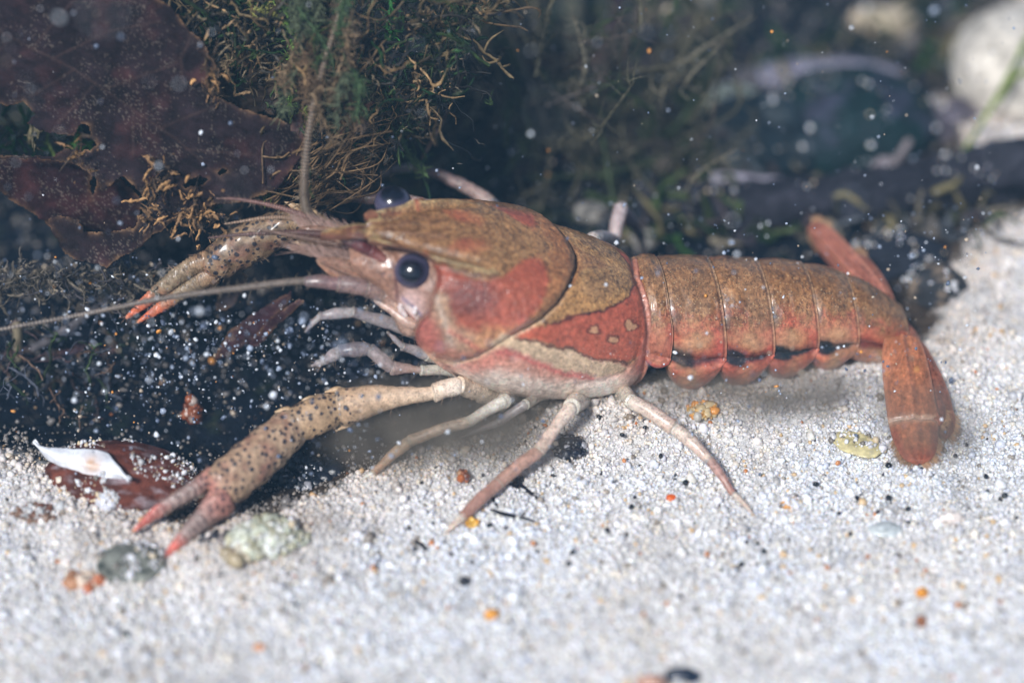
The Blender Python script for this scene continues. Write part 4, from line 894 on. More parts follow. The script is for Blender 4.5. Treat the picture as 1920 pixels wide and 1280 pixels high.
blob('stone', onground(1905, 150, .3), (1.5, 1.8, 1.2), (206, 198, 186), 'large pale beige stone at the upper right edge', 'stone', seed=317, rough=.12, sub=5)
blob('stone', onground(1660, 60, .3), (.8, .45, .4), (178, 164, 142), 'small beige stone near the top right', 'stone', seed=318, rough=.3)
blob('stone', onground(1545, 170, .3), (1.9, .5, .45), (118, 116, 132), 'long lilac-grey stone behind the round dark green stone', 'stone', seed=319, rough=.4, spots=(60, 56, 66))
blob('stone', onground(1760, 240, .2), (1.0, .6, .5), (88, 82, 92), 'mottled grey-purple stone right of the round dark green stone', 'stone', seed=320, rough=.35, spots=(140, 130, 120))
blob('stone', onground(1650, 325, .3), (.7, .35, .3), (130, 122, 128), 'knobbly pale grey lump on the far side of the stick', 'stone', seed=321, rough=.5)
def stick(name, pts, rad, colr, label, cat='stick', seed=0, group=None, seg=30, n=160, jag=.25, flat=1.):
    V, F, U, A = tube(pts, [(r, r * flat) for r in rad], n, seg); ax = np.asarray(pts[-1]) - np.asarray(pts[0]); ax /= np.linalg.norm(ax)
    along = (V @ ax)[:, None] * ax; W_ = (V - along) + along * .22; n1 = fbm(W_, 3, seed); n2 = fbm(W_, 9, seed + 3)
    ctr = np.repeat(curve3(pts, n)[0], seg, axis=0); V = V + (V - ctr) * (jag * n1 + jag * .6 * n2)[:, None]
    C = lin(colr) * (1 + .55 * n1 + .5 * n2)[:, None]
    return tag(mesh(name, V, F, M_WOOD, col=np.clip(C, 0, .9), recenter=True), label, cat, group)
stick('rotten_stick', [onground(1180, 395, .3), onground(1400, 410, .3), onground(1600, 396, .35), onground(1760, 372, .4), onground(1925, 345, .5), onground(2080, 330, .5)], [.35, .5, .55, .6, .62, .5], (44, 44, 52), 'thick dark rotten stick lying across the right behind the tail', seed=331, jag=.5)
stick('twig', [onground(1330, 352, .3), onground(1500, 378, .5), onground(1640, 375, .55), onground(1720, 352, .6)], [.10, .10, .08, .06], (150, 146, 160), 'thin pale curved twig resting on the rotten stick', 'twig', seed=332)
stick('twig', [onground(1655, 372, .5), onground(1680, 340, .7), onground(1700, 318, .8)], [.12, .1, .1], (128, 120, 122), 'short pale stub standing by the rotten stick', 'twig', seed=333)
stick('twig', [onground(895, 178, 1.0), onground(980, 186, 1.0), onground(1110, 172, .8)], [.14, .14, .1], (112, 88, 74), 'short brown twig lying level in the dark middle background', 'twig', seed=334)
stick('twig', [onground(960, 340, .2), onground(1080, 320, .4), onground(1200, 280, .5)], [.12, .13, .1], (84, 70, 74), 'dark purple twig sloping up behind the carapace', 'twig', seed=335)
stick('twig', [onground(1120, 190, .8), onground(1150, 100, 1.2), onground(1170, -30, 1.6)], [.14, .12, .12], (70, 50, 56), 'dark reddish stem rising through the top centre', 'twig', seed=336)
stick('twig', [onground(1080, 150, .6), onground(1072, 70, 1.2), onground(1090, -40, 1.8)], [.2, .22, .2], (84, 84, 72), 'mossy grey stem left of the reddish one', 'twig', seed=337)
stick('twig', [onground(1095, 235, .6), onground(1120, 260, .3)], [.12, .16], (150, 140, 60), 'small yellow-green twig end in the middle background', 'twig', seed=338)
stick('twig', [atY(40, 664, 1.4), atY(120, 620, 1.2), atY(205, 560, 1.1)], [.09, .10, .07], (104, 100, 104), 'grey twig sloping up beneath the long antenna at left', 'twig', seed=339, n=100)
stick('twig', [atY(34, 680, 1.0), atY(32, 600, 1.6)], [.06, .08], (120, 110, 90), 'thin upright stalk at the left edge', 'twig', seed=340)
stick('twig', [atY(700, 190, 2.6), atY(668, 235, 2.3), atY(630, 262, 2.0)], [.10, .12, .14], (112, 76, 64), 'brown broken twig among the moss right of the antenna', 'twig', seed=341, n=100)
stick('twig', [atY(790, 300, 3.0), atY(834, 220, 3.4), atY(868, 140, 3.8)], [.03, .035, .02], (104, 84, 74), 'hair-thin bare twig at the right edge of the moss', 'twig', seed=342)
stick('twig', [atY(602, 330, 1.7), atY(650, 318, 2.0), atY(705, 268, 2.6)], [.09, .10, .05], (124, 96, 72), 'tan stem leaning behind the upright antenna', 'twig', seed=343)
stick('twig', [onground(940, 782, .1), onground(985, 766, .16), onground(1003, 757, .2)], [.05, .09, .07], (48, 50, 62), 'small dark blue-grey twig under the belly of the crayfish', 'twig', seed=344)
stick('blade_of_grass', [onground(1800, 300, .1), onground(1850, 262, .9), onground(1893, 215, 1.6), onground(1935, 150, 2.4)], [.06, .10, .11, .05], (132, 160, 50), 'bright green blade of grass at the right edge', 'grass blade', seed=345, jag=.06, flat=.3)
stick('blade_of_grass', [onground(1855, 268, 1.0), onground(1885, 240, 1.3), onground(1920, 235, 1.5)], [.05, .1, .05], (142, 160, 60), 'second green blade branching beside the bright one', 'grass blade', seed=346, jag=.06, flat=.3)

# ------------------------------------------------------------------ moss and plant litter
def strands(mb, n, box, Yr, ln, r, cols, p=None, wig=.35, up=(0, 0, 0), branch=.5, leafy=.5, clump=None):
    cols = [lin(c) for c in cols]
    k = 0
    while k < n:
        x = rng.uniform(box[0], box[2]); y = rng.uniform(box[1], box[3])
        if clump is not None and clump(x, y) < rng.uniform(): continue
        k += 1
        P0_ = atY(x, y, rng.uniform(*Yr) + (430 - y) / 100 * .35 + 2.2 * float(smooth(560, 640, x) * smooth(250, 330, y))); d_ = rng.normal(size=3) + np.array(up); d_ /= np.linalg.norm(d_)
        L_ = ln * rng.uniform(.4, 1.4); m = 8; pts = [P0_]
        for i in range(m): d_ = d_ + rng.normal(size=3) * wig; d_ /= np.linalg.norm(d_); pts.append(pts[-1] + d_ * L_ / m)
        rr = r * rng.uniform(.5, 1.6); c = cols[rng.choice(len(cols), p=p)] * rng.uniform(.25, 1.1)
        V, F, U, A = tube(pts, [(rr, rr * .6)] * m + [(rr * .3, rr * .3)], 14, 5, cap=False)
        V = V + rng.normal(size=V.shape) * rr * .25
        mb.add(V, F, c)
        if rng.uniform() < branch:
            for b in range(rng.integers(2, 7)):
                j = rng.integers(1, m); q0 = pts[j]; dd_ = rng.normal(size=3); dd_ /= np.linalg.norm(dd_); l2 = L_ * rng.uniform(.08, .28)
                V, F, U, A = tube([q0, q0 + dd_ * l2 * .6 + rng.normal(size=3) * l2 * .15, q0 + (dd_ + rng.normal(size=3) * .4) * l2], [rr * .8, rr * .8, rr * .2], 6, 4, cap=False); mb.add(V, F, c * rng.uniform(.8, 1.5))
def flakes(mb, n, pick, sz, cols, p=None):
    cols = [lin(c) for c in cols]
    for k in range(n):
        c0 = pick(); d_ = rng.normal(size=3); d_ /= np.linalg.norm(d_); L_ = sz * rng.uniform(.4, 1.8); curl = rng.normal(size=3) * L_ * .5
        V, F, U, A = tube([c0, c0 + d_ * L_ * .5 + curl * .5, c0 + d_ * L_ * .8 + curl * 1.2], [(L_ * .06, L_ * .03), (L_ * .13, L_ * .05), (L_ * .03, L_ * .02)], 12, 6)
        V = V + fbm(V, 2.2 / L_, 77)[:, None] * L_ * .22 + rng.normal(size=V.shape) * L_ * .03
        mb.add(V, F, cols[rng.choice(len(cols), p=p)] * rng.uniform(.6, 1.2))
MC = [(28, 58, 26), (58, 78, 36), (104, 88, 62), (44, 40, 36), (26, 30, 34), (160, 130, 92)]
def mclump(x, y):
    a = polydist(np.array([x]), np.array([y]), [(300, -40), (960, -60), (880, 60), (850, 180), (800, 260), (700, 330), (560, 380), (500, 385), (540, 300), (560, 230), (400, 110)])[0]
    return (1 if a < 0 else .03) * (.35 + .65 * (vnoise(np.array([[x / 45, y / 45, 0]]))[0] > -.2))
mb = MB(); strands(mb, 1000, (280, -60, 980, 400), (.9, 3.0), 1.0, .022, MC, [.17, .14, .24, .2, .16, .09], clump=mclump)
def pk():
    while True:
        x = rng.uniform(380, 900); y = rng.uniform(-20, 390)
        if mclump(x, y) > rng.uniform(): return atY(x, y, rng.uniform(.8, 2.4) + (430 - y) / 100 * .35)
flakes(mb, 1100, pk, .13, [(170, 140, 104), (126, 112, 90), (70, 66, 60), (44, 76, 34)], [.2, .34, .34, .12])
tag(mb.build('moss', M_MOSS), 'tangled green and tan moss above the head of the crayfish', 'moss', kind='stuff')
# feathery stems
def feather(mb, pts, r, c, n=260, hl=(.05, .25)):
    P, u = curve3(pts, 60); V, F, U, A = tube(pts, [r] * (len(pts) - 1) + [r * .4], 60, 7, cap=False); mb.add(V + rng.normal(size=V.shape) * r * .3, F, lin(c) * rng.uniform(.7, 1.2))
    for k in range(n):
        q_ = P[rng.integers(2, 59)]; d_ = rng.normal(size=3) + (P[-1] - P[0]) / np.linalg.norm(P[-1] - P[0]) * .6; d_ /= np.linalg.norm(d_); l_ = rng.uniform(*hl); w = rng.uniform(.004, .013)
        V, F, U, A = tube([q_, q_ + d_ * l_ * .5 + rng.normal(size=3) * l_ * .25, q_ + d_ * l_ + rng.normal(size=3) * l_ * .3], [w, w, w * .4], 6, 4, cap=False); mb.add(V, F, lin(c) * rng.uniform(.4, 1.7))
mb = MB()
for pts, r, c, Y in (([(735, -30), (732, 60), (740, 110), (722, 150)], .03, (50, 110, 50), 1.8), ([(800, 330), (760, 280), (745, 210), (730, 140)], .04, (70, 90, 50), 2.2), ([(930, -10), (870, 60), (800, 90), (740, 120)], .03, (110, 112, 90), 2.2),
      ([(940, 10), (890, 40), (840, 100), (800, 110)], .025, (90, 100, 60), 2.5), ([(690, 200), (760, 150), (830, 120)], .025, (100, 100, 80), 2.2), ([(560, -20), (566, 80), (560, 180), (562, 270)], .03, (60, 70, 52), 1.3), ([(600, -20), (598, 60), (592, 150), (586, 260)], .03, (84, 80, 66), 1.2),
      ([(640, -20), (625, 60), (612, 130), (600, 200)], .035, (96, 80, 64), 1.1), ([(575, 200), (540, 270), (520, 330), (500, 370)], .02, (96, 110, 40), 1.0), ([(520, -20), (545, 60), (550, 130), (548, 200)], .04, (96, 130, 60), 1.6), ([(470, 20), (520, 30), (560, 60)], .05, (130, 130, 70), 1.6),
      ([(870, 170), (800, 200), (740, 230), (690, 300)], .025, (70, 80, 60), 2.3), ([(700, 0), (680, 80), (690, 160), (670, 240)], .03, (80, 84, 62), 2.0), ([(400, 20), (380, 60), (420, 110), (500, 130)], .03, (50, 84, 44), 2.4), ([(640, 240), (680, 200), (740, 190), (790, 160)], .03, (104, 96, 72), 2.0),
      ([(620, 300), (680, 270), (730, 240), (760, 200)], .02, (90, 84, 66), 2.1), ([(420, 240), (400, 200), (390, 150), (430, 110)], .02, (150, 130, 100), 1.3)):
    feather(mb, [atY(a, b_, Y + (430 - b_) / 100 * .3 + rng.uniform(-.1, .1)) for a, b_ in pts], r, c)
for k in range(14):
    x = rng.uniform(545, 690); y = rng.uniform(-20, 160); a = atY(x, y, .2 + (400 - y) / 100 * .5); y2 = y + rng.uniform(60, 150); b = atY(x + rng.uniform(-35, 35), y2, .2 + (400 - y2) / 100 * .5); feather(mb, [a, (a + b) / 2 + rng.normal(size=3) * .2, b], rng.uniform(.012, .03), [(120, 100, 76), (84, 92, 70), (100, 80, 60), (60, 80, 50)][k % 4], 130, (.05, .3))
tag(mb.build('moss', M_MOSS), 'feathery grey-green moss stems hanging around the upright antenna', 'moss', kind='stuff')
# swept tan fibres near the antenna base
mb = MB()
for k in range(110):
    x = rng.uniform(490, 640); y = rng.uniform(285, 400); a = atY(x, y, rng.uniform(.8, 1.8)); b = atY(x + rng.uniform(60, 130), y - rng.uniform(35, 90), rng.uniform(1.3, 2.4)); r0 = rng.uniform(.006, .02)
    V, F, U, A = tube([a, (a + b) / 2 + rng.normal(size=3) * .25, b + rng.normal(size=3) * .2], [r0, r0, r0 * .4], 12, 5, cap=False); mb.add(V + rng.normal(size=V.shape) * r0 * .3, F, lin((140, 112, 80)) * rng.uniform(.2, 1.))
tag(mb.build('root_fibres', M_MOSS), 'fine tan root fibres swept up right beside the upright antenna', 'fibres', kind='stuff')
# crumbs on the leaf edges
for (x, y, n_, lab) in ((300, 330, 34, 'orange-tan curled scraps on the upright edge of the big leaf'), (372, 410, 80, 'crumbly orange-tan litter between the leaf and the spotted far claw'), (285, 385, 40, 'curled pale scraps on the rim of the lower leaf hole'), (155, 290, 16, 'few curled tan scraps by the upper leaf hole'), (400, 160, 40, 'tan litter heaped on the right shoulder of the big leaf')):
    mb = MB(); flakes(mb, n_, lambda: atY(x + rng.normal() * (26 if n_ > 60 else 16), y + rng.normal() * 24, .45 + (470 - y) / 100 * .42 - rng.uniform(.0, .35)), .17, [(190, 146, 98), (140, 108, 76), (80, 64, 50)])
    tag(mb.build('leaf_litter', M_MOSS), lab, 'litter', kind='stuff')
# long debris bands on the dark bed at left
mb = MB(); strands(mb, 150, (-20, 500, 300, 560), (.8, 1.6), .6, .02, [(96, 90, 84), (120, 110, 96), (70, 66, 70)], branch=.7)
flakes(mb, 260, lambda: atY(rng.uniform(-20, 310), 522 + rng.normal() * 12, rng.uniform(.9, 1.5)), .15, [(120, 112, 100), (84, 80, 80), (150, 136, 116)])
tag(mb.build('plant_litter', M_MOSS), 'band of grey plant litter below the big leaf at left', 'litter', kind='stuff')
mb = MB(); strands(mb, 90, (-20, 620, 230, 800), (.6, 1.6), .8, .02, [(90, 70, 72), (110, 86, 70), (60, 80, 40), (80, 84, 96)], branch=.6)
tag(mb.build('plant_litter', M_MOSS), 'loose purple and brown plant shreds at the left edge', 'litter', kind='stuff')
mb = MB(); strands(mb, 60, (-40, 180, 200, 300), (2.2, 3.4), 1.0, .04, [(60, 110, 30), (90, 110, 50), (130, 120, 90)], branch=.6)
tag(mb.build('moss', M_MOSS), 'green moss showing through the upper hole of the big leaf', 'moss', kind='stuff')
# wisps across the upper centre, farther back
mb = MB()
for k in range(110):
    x = rng.uniform(820, 1320); y = rng.uniform(60, 420); Y = rng.uniform(4.5, 9); a = atY(x, y, Y); a[2] = max(a[2], .1); b = a + np.array([rng.normal() * 1.0, rng.normal() * .6, rng.uniform(.3, 2.6)])
    feather(mb, [a, (a + b) / 2 + rng.normal(size=3) * .35, b], rng.uniform(.02, .05), [(84, 80, 64), (58, 70, 44), (76, 68, 62), (110, 104, 88)][rng.integers(4)], 30, (.1, .5))
tag(mb.build('moss', M_MOSS), 'blurred brown and olive wisps of moss standing across the upper centre', 'moss', kind='stuff')
# background litter: blurred moss tufts and small stones
mb = MB()
gcl = [lin(c) for c in ((60, 74, 38), (104, 96, 66), (64, 54, 56), (120, 112, 96), (40, 70, 26), (78, 82, 88))]
for k in range(1500):
    x = rng.uniform(700, 1860); y = rng.uniform(-40, 470)
    if x > 1500 and 160 < y < 360 and rng.uniform() < .85: continue
    if fbm(np.array([[x / 150, y / 150, 0]]), 1, 401)[0] < rng.uniform(-.35, .25): continue
    a = onground(x, y, rng.uniform(0, .5)); L_ = rng.uniform(.3, 1.2); d_ = rng.normal(size=3) * np.array([1, 1, .5]); d_ /= np.linalg.norm(d_); r0 = rng.uniform(.02, .085)
    V, F, U, A = tube([a, a + d_ * L_ * .5 + rng.normal(size=3) * .12, a + d_ * L_ + rng.normal(size=3) * .2], [r0, r0, r0 * .5], 10, 6); mb.add(V + rng.normal(size=V.shape) * r0 * .3, F, gcl[rng.choice(6, p=[.2, .2, .2, .12, .14, .14])] * rng.uniform(.4, 1.3))
tag(mb.build('plant_litter', M_MOSS), 'blurred carpet of mossy litter on the bed behind the crayfish', 'litter', kind='stuff')
protos = []
k = 0
while k < 46:
    x = rng.uniform(760, 1840); y = rng.uniform(-20, 470)
    if polydist(np.array([x]), np.array([y]), [(1300, 170), (1760, 170), (1950, 400), (1250, 440)])[0] < 0: continue
    s_ = rng.uniform(.12, .38); cc = [(58, 54, 62), (96, 90, 84), (44, 50, 60), (120, 112, 100), (60, 64, 50), (150, 146, 140)][rng.integers(6)]
    k += 1
    blob('pebble', onground(x, y, s_ * .3), (s_ * rng.uniform(.8, 1.5), s_, s_ * .7), cc, 'small blurred pebble on the dark bed behind the crayfish', 'pebble', seed=500 + k, sub=2, group='pebbles on the dark bed behind the crayfish')

# ------------------------------------------------------------------ things lying on the sand
V, F = ICO[5]
def gem(px_, py_, rad, colr, name, label, cat, seed, up=.0, mat=None, spots=None, rough=.25, sub=3, tilt=0): return blob(name, onground(px_, py_, up), rad, colr, label, cat, mat or M_GEM, sub, seed, rough, spots, tilt=tilt)
def crumb(px_, py_, rad, cols, name, label, cat, n=90, gr=.07, up=.03, p=None, mat=None, jit=.3):
    """a crumbly lump: grains fused together"""
    c0 = onground(px_, py_, up); d_ = rng.normal(size=(n, 3)); d_ /= np.linalg.norm(d_, axis=1)[:, None]
    P = d_ * (rng.uniform(0, 1, n)**.45)[:, None] * np.asarray(rad) * (1 + .35 * fbm(d_, 1.5, int(px_)))[:, None]; P[:, 2] = np.abs(P[:, 2]) * 1.0
    cl = np.array([lin(c) for c in cols]); C = cl[rng.choice(len(cl), n, p=p)] * rng.uniform(.7, 1.15, (n, 1))
    rr = gr * np.exp(rng.normal(0, .35, n)); o = scatter_mesh(name, P + c0, rr, np.clip(C, 0, .95), mat or M_GEM, 1, jit * .5, .35)
    return tag(o, label, cat)
crumb(1316, 776, (.30, .22, .16), [(226, 174, 96), (220, 150, 70), (220, 196, 150), (206, 200, 190)], 'pebble', 'crumbly amber orange pebble under the tail segments', 'pebble', 260, .04)
gem(1605, 838, (.48, .3, .06), (200, 188, 142), 'shell_flake', 'flat translucent yellow flake on the sand left of the tail fan', 'flake', 602, .08, tilt=-.5, rough=.14)
gem(1482, 946, (.2, .14, .06), (206, 150, 80), 'shell_flake', 'tiny tan flake on the sand below the hind leg', 'flake', 603, .05, rough=.4)
crumb(868, 896, (.10, .12, .12), [(176, 96, 44), (110, 60, 40), (200, 150, 110)], 'pebble', 'brown orange crumb beside the second walking leg', 'pebble', 40, .045)
crumb(886, 985, (.11, .09, .11), [(236, 190, 90), (220, 160, 60)], 'pebble', 'yellow grain at the foot of the second walking leg', 'pebble', 36, .045)
gem(1258, 936, (.10, .07, .05), (220, 100, 30), 'pebble', 'bright orange curled chip on the sand beneath the hind leg', 'pebble', 606, .05)
crumb(500, 1016, (.62, .42, .34), [(214, 216, 200), (196, 200, 180), (226, 226, 222), (180, 176, 150)], 'quartz_pebble', 'pale greenish quartz lump right of the open claw', 'quartz lump', 900, .055, jit=.6)
crumb(448, 1044, (.3, .2, .1), [(176, 160, 130), (200, 190, 170), (120, 100, 90)], 'pebble', 'small tan lump between the claw tips and the quartz lump', 'pebble', 70, .06)
gem(246, 1056, (.62, .42, .26), (124, 126, 118), 'pebble', 'grey-green speckled pebble in front of the claw tips', 'pebble', 609, .02, M_STONE, (60, 66, 62), .14, 4)
crumb(158, 1088, (.36, .2, .06), [(196, 140, 100), (190, 110, 70), (210, 190, 170)], 'pebble', 'rusty orange crumb patch left of the grey-green pebble', 'crumb patch', 60, .06, up=-.01)
gem(1280, 1268, (.32, .16, .12), (22, 34, 54), 'pebble', 'dark blue pebble at the bottom edge', 'pebble', 611, .03)
gem(1222, 1282, (.25, .16, .12), (190, 150, 130), 'pebble', 'pinkish pebble at the bottom edge beside the dark blue one', 'pebble', 612, .03)
gem(922, 1155, (.12, .1, .1), (232, 160, 60), 'pebble', 'amber grain on the blurred near sand, bottom centre', 'pebble', 613, .05)
gem(1726, 1168, (.09, .11, .11), (150, 92, 50), 'pebble', 'brown grain on the blurred near sand at lower right', 'pebble', 614, .05)
gem(1728, 1114, (.11, .09, .09), (226, 150, 40), 'pebble', 'orange grain on the near sand at lower right', 'pebble', 615, .05)
gem(236, 1192, (.07, .06, .06), (40, 44, 52), 'pebble', 'black grain on the blurred near sand at lower left', 'pebble', 616, .04)
gem(486, 1218, (.1, .08, .08), (222, 150, 90), 'pebble', 'peach grain on the blurred near sand at lower left', 'pebble', 617, .05)
crumb(362, 785, (.16, .12, .42), [(150, 86, 56), (120, 66, 44), (190, 170, 160)], 'pebble', 'rusty brown pointed fragment standing in the dark above the near claw', 'fragment', 150, .05)
gem(1785, 975, (.24, .14, .12), (226, 214, 206), 'pebble', 'smooth white pebble on the sand at right', 'pebble', 619, .05)
gem(1660, 995, (.3, .18, .08), (190, 196, 196), 'pebble', 'flat clear quartz flake on the sand below the tail fan', 'quartz flake', 620, .04)
crumb(1068, 838, (.3, .34, .1), [(26, 30, 42), (40, 42, 52), (150, 150, 156)], 'clod', 'dark crumbly mud clod on the sand under the belly', 'clod', 220, .05, up=-.02, p=[.5, .3, .2])
crumb(962, 900, (.16, .26, .07), [(26, 30, 42), (40, 42, 52), (150, 150, 156)], 'clod', 'small dark mud clod against the second walking leg', 'clod', 110, .04, up=-.02, p=[.5, .3, .2])
crumb(570, 890, (.6, .5, .2), [(30, 36, 46), (50, 54, 62), (150, 150, 156)], 'clod', 'dark sandy clod behind the spotted palm of the near claw', 'clod', 330, .06, up=-.02, p=[.5, .3, .2])
crumb(415, 1012, (.5, .2, .08), [(26, 28, 40), (46, 46, 56), (150, 140, 136)], 'clod', 'dark clod between the fingers of the near claw', 'clod', 150, .05, up=-.01, p=[.5, .35, .15])
crumb(70, 960, (.5, .24, .1), [(110, 70, 50), (190, 190, 190), (140, 110, 90)], 'pebble', 'brown crumbly lump half buried at the left edge of the sand', 'lump', 220, .04, up=-.04)
gem(205, 950, (.22, .2, .2), (206, 206, 214), 'quartz_pebble', 'clear white quartz grain in front of the brown mussel shell', 'quartz pebble', 626, .12)
# thin black root threads
for pts, lab in (([(910, 918), (922, 935), (932, 952)], 'short black root thread beside the second walking leg'), ([(918, 958), (950, 968), (985, 975), (1010, 985)], 'long black root thread lying on the sand'), ([(968, 905), (985, 920), (1008, 938)], 'black root thread right of the small clod'), ([(775, 1018), (790, 1024), (800, 1036)], 'faint black thread on the sand below the first leg')):
    stick('root_thread', [onground(a, b, .05) for a, b in pts], [.02, .035] + [.02] * (len(pts) - 2), (30, 30, 38), lab, 'root thread', seed=int(pts[0][0]), n=40, seg=8)
# counted dark and orange grains
pb = [(1400, 1022), (1570, 968), (1610, 940), (1645, 968), (1665, 940), (1700, 960), (1525, 915), (1668, 880), (1790, 860), (1275, 1125), (1310, 1148), (1075, 1042), (1142, 1000), (1180, 958), (1282, 912), (1166, 822), (1208, 808), (1235, 862), (945, 995), (918, 992), (1008, 1040), (1420, 1024), (1850, 900), (1390, 1065), (1885, 936)]
bl0 = None
for i, (x, y) in enumerate(pb):
    p = onground(x + rng.uniform(-4, 4), y, .05); s_ = rng.uniform(.75, 1.25)
    if bl0 is None: bl0 = blob('dark_grain', (0, 0, 0), (.055, .045, .045), (20, 24, 32), 'tiny black grain on the pale sand', 'grain', M_GEM, 1, 640, .2, group='tiny black grains on the pale sand'); o = bl0
    else: o = bl0.copy(); S.collection.objects.link(o)
    o.location = tuple(p); o.scale = (s_, s_ * rng.uniform(.7, 1.2), s_); o.rotation_euler = (0, 0, rng.uniform(0, 6))
po = [(1570, 875), (1325, 1045), (1000, 1025), (1640, 970), (820, 1032), (1170, 870), (1885, 1058), (1130, 990), (1480, 1080), (1735, 1075), (680, 950), (590, 1060), (1795, 1140), (700, 1070), (1550, 1070), (1440, 1110), (1680, 1075)]
or0 = None
for i, (x, y) in enumerate(po):
    p = onground(x, y, .05); s_ = rng.uniform(.4, 1.)
    if or0 is None: or0 = blob('orange_grain', (0, 0, 0), (.06, .05, .05), (206, 138, 86), 'tiny orange grain on the pale sand', 'grain', M_GEM, 1, 641, .25, group='tiny orange grains on the pale sand'); o = or0
    else: o = or0.copy(); S.collection.objects.link(o)
    o.location = tuple(p); o.scale = (s_, s_, s_); o.rotation_euler = (0, 0, rng.uniform(0, 6))

# mussel shell: brown dome with its white broken inside turned to the camera
t_ = empty('mussel_shell', onground(230, 925), 'broken brown mussel shell with white inner edge half buried at left', 'shell')
V, F = ICO[5]; nn = fbm(V, 1.5, 651); P = V * (1 + .07 * nn)[:, None] * np.array([1.42, .85, .55]); P[:, 2] *= np.where(P[:, 2] < 0, .3, 1)
C = lin((92, 48, 36)) * (1 + .7 * fbm(V * np.array([1, 3, 1]), 2.5, 652) + .4 * fbm(V, 8, 653))[:, None]; m = np.clip(fbm(V, 5, 654) * 3 - .4, 0, 1)[:, None]; C = C + (lin((150, 140, 146)) - C) * m * .6
ct, st = math.cos(-.12), math.sin(-.12); P = P @ np.array([[ct, st, 0], [-st, ct, 0], [0, 0, 1]])
mesh('valve', P + onground(228, 905, .1), F, M_STONE, t_, np.clip(C, 0, 1))
xs = np.linspace(0, 1, 60); X0 = spl(xs * 1, [0, .3, .6, .85, 1], [62, 112, 160, 205, 242]); 
ytop = spl(X0, [62, 90, 130, 165, 200, 218, 242], [826, 838, 840, 840, 848, 868, 900]); ybot = spl(X0, [62, 80, 108, 130, 165, 190, 242], [828, 852, 874, 880, 892, 899, 901])
bb = np.linspace(0, 1, 24); XX, BB = np.meshgrid(xs, bb, indexing='ij'); PX = np.repeat(X0[:, None], 24, 1); PY = ytop[:, None] + (ybot - ytop)[:, None] * BB
zb = .62; P = atZ(PX, PY, zb - .25 * BB + .10 * np.sin(BB * np.pi)) ; P = P + .02 * fbm(P, 5, 661)[..., None]
C = lin((236, 238, 244)) * (1 + .08 * fbm(P, 4, 662))[..., None] * np.ones(P.shape)
m = np.exp(-(((PX - 172) / 20)**2 + ((PY - 872) / 17)**2))[..., None] * np.clip(.8 + fbm(P, 5, 663)[..., None], 0, 1); C = C + (lin((190, 140, 90)) - C) * m
o = mesh('nacre', P, gfaces(60, 24), M_NACRE, t_, np.clip(C, 0, .95).reshape(-1, 3)); md = o.modifiers.new('thickness', 'SOLIDIFY'); md.thickness = .05

# a few grains carried on the animal's back
for i, (x, y, s_, Yv) in enumerate(((1162, 495, .05, -.2), (1135, 476, .045, .0), (1128, 494, .035, -.1), (1195, 628, .05, -1.35), (1462, 556, .05, -.35), (1448, 556, .04, -.35), (1434, 557, .04, -.35), (1476, 553, .035, -.35), (1630, 642, .04, -.3))):
    pass

# sand dusted over the shell, stones and lower leaf
def dust(o, n, sc=1.3, th_=.0, col_=None, r0=.03):
    me = o.data; V = np.empty(len(me.vertices) * 3); me.vertices.foreach_get('co', V); V = V.reshape(-1, 3); Nn = np.empty_like(V); me.vertex_normals.foreach_get('vector', Nn.reshape(-1)) if False else None
    Nn = np.array([v.normal[:] for v in me.vertices]); ok = np.where((Nn[:, 2] > .15) & (fbm(V + 5, sc, 711) > th_))[0]
    if not len(ok): return None
    k = rng.choice(ok, n); w = V[k] + np.array(o.location) + rng.normal(size=(n, 3)) * .02; par = o.parent
    if par is not None: w = w + np.array(par.location)
    return w, r0 * np.exp(rng.normal(0, .5, n))
DP, DR = [], []
bpy.context.view_layer.update()
for nm_, n_, th_ in (('valve', 700, .06), ('nacre', 30, .1), ('quartz_pebble', 120, -.1), ('stone', 50, .05), ('rotten_stick', 100, .1), ('shell_flake', 70, -.2)):
    for o in [o for o in bpy.data.objects if o.name.split('.')[0] == nm_]:
        q_ = dust(o, n_ if nm_ != 'stone' else 40, 1.3, th_)
        if q_: DP.append(q_[0]); DR.append(q_[1] * (.6 if nm_ == 'valve' else 1))
for o in [o for o in bpy.data.objects if 'speckled pebble' in o.get('label', '')]:
    q_ = dust(o, 150, 2.2, .05); DP.append(q_[0]); DR.append(q_[1])
DP = np.concatenate(DP); DR = np.concatenate(DR)
pc = np.array([lin(c) for c in ((226, 226, 230), (190, 188, 188), (214, 196, 166), (120, 112, 104))])
tag(scatter_mesh('sand', DP, np.clip(DR, .01, .08), pc[rng.choice(4, len(DP), p=[.45, .3, .15, .1])], M_GRAIN), 'sand grains dusted over shell, stones and stick', 'sand', kind='stuff')

# ------------------------------------------------------------------ silt drifting in the water
def drift(n, box, Yr, rr, name_seed):
    x = rng.uniform(box[0], box[2], n); y = rng.uniform(box[1], box[3], n); P = atY(x, y, rng.uniform(*Yr, n)); return P
A1 = drift(1700, (120, 560, 720, 900), (-3.2, 1.5), 0, 0); A2 = drift(800, (-20, -20, 1940, 560), (-3, 5), 0, 0); A3 = drift(700, (560, 640, 1800, 900), (-3.5, .5), 0, 0); A4 = drift(500, (0, 480, 420, 820), (-2, 2), 0, 0); A5 = drift(150, (0, 0, 1920, 900), (-12, -4), 0, 0)
A6 = drift(380, (1150, 380, 1850, 760), (-1.5, 1.5), 0, 0); A7 = drift(1100, (250, 600, 620, 880), (-1.5, 1.5), 0, 0)
P = np.concatenate([A1, A2, A3, A4, A5, A6, A7]); P = P[P[:, 2] > .1]
r = np.clip(np.exp(rng.normal(math.log(.0135), .6, len(P))), .005, .06)
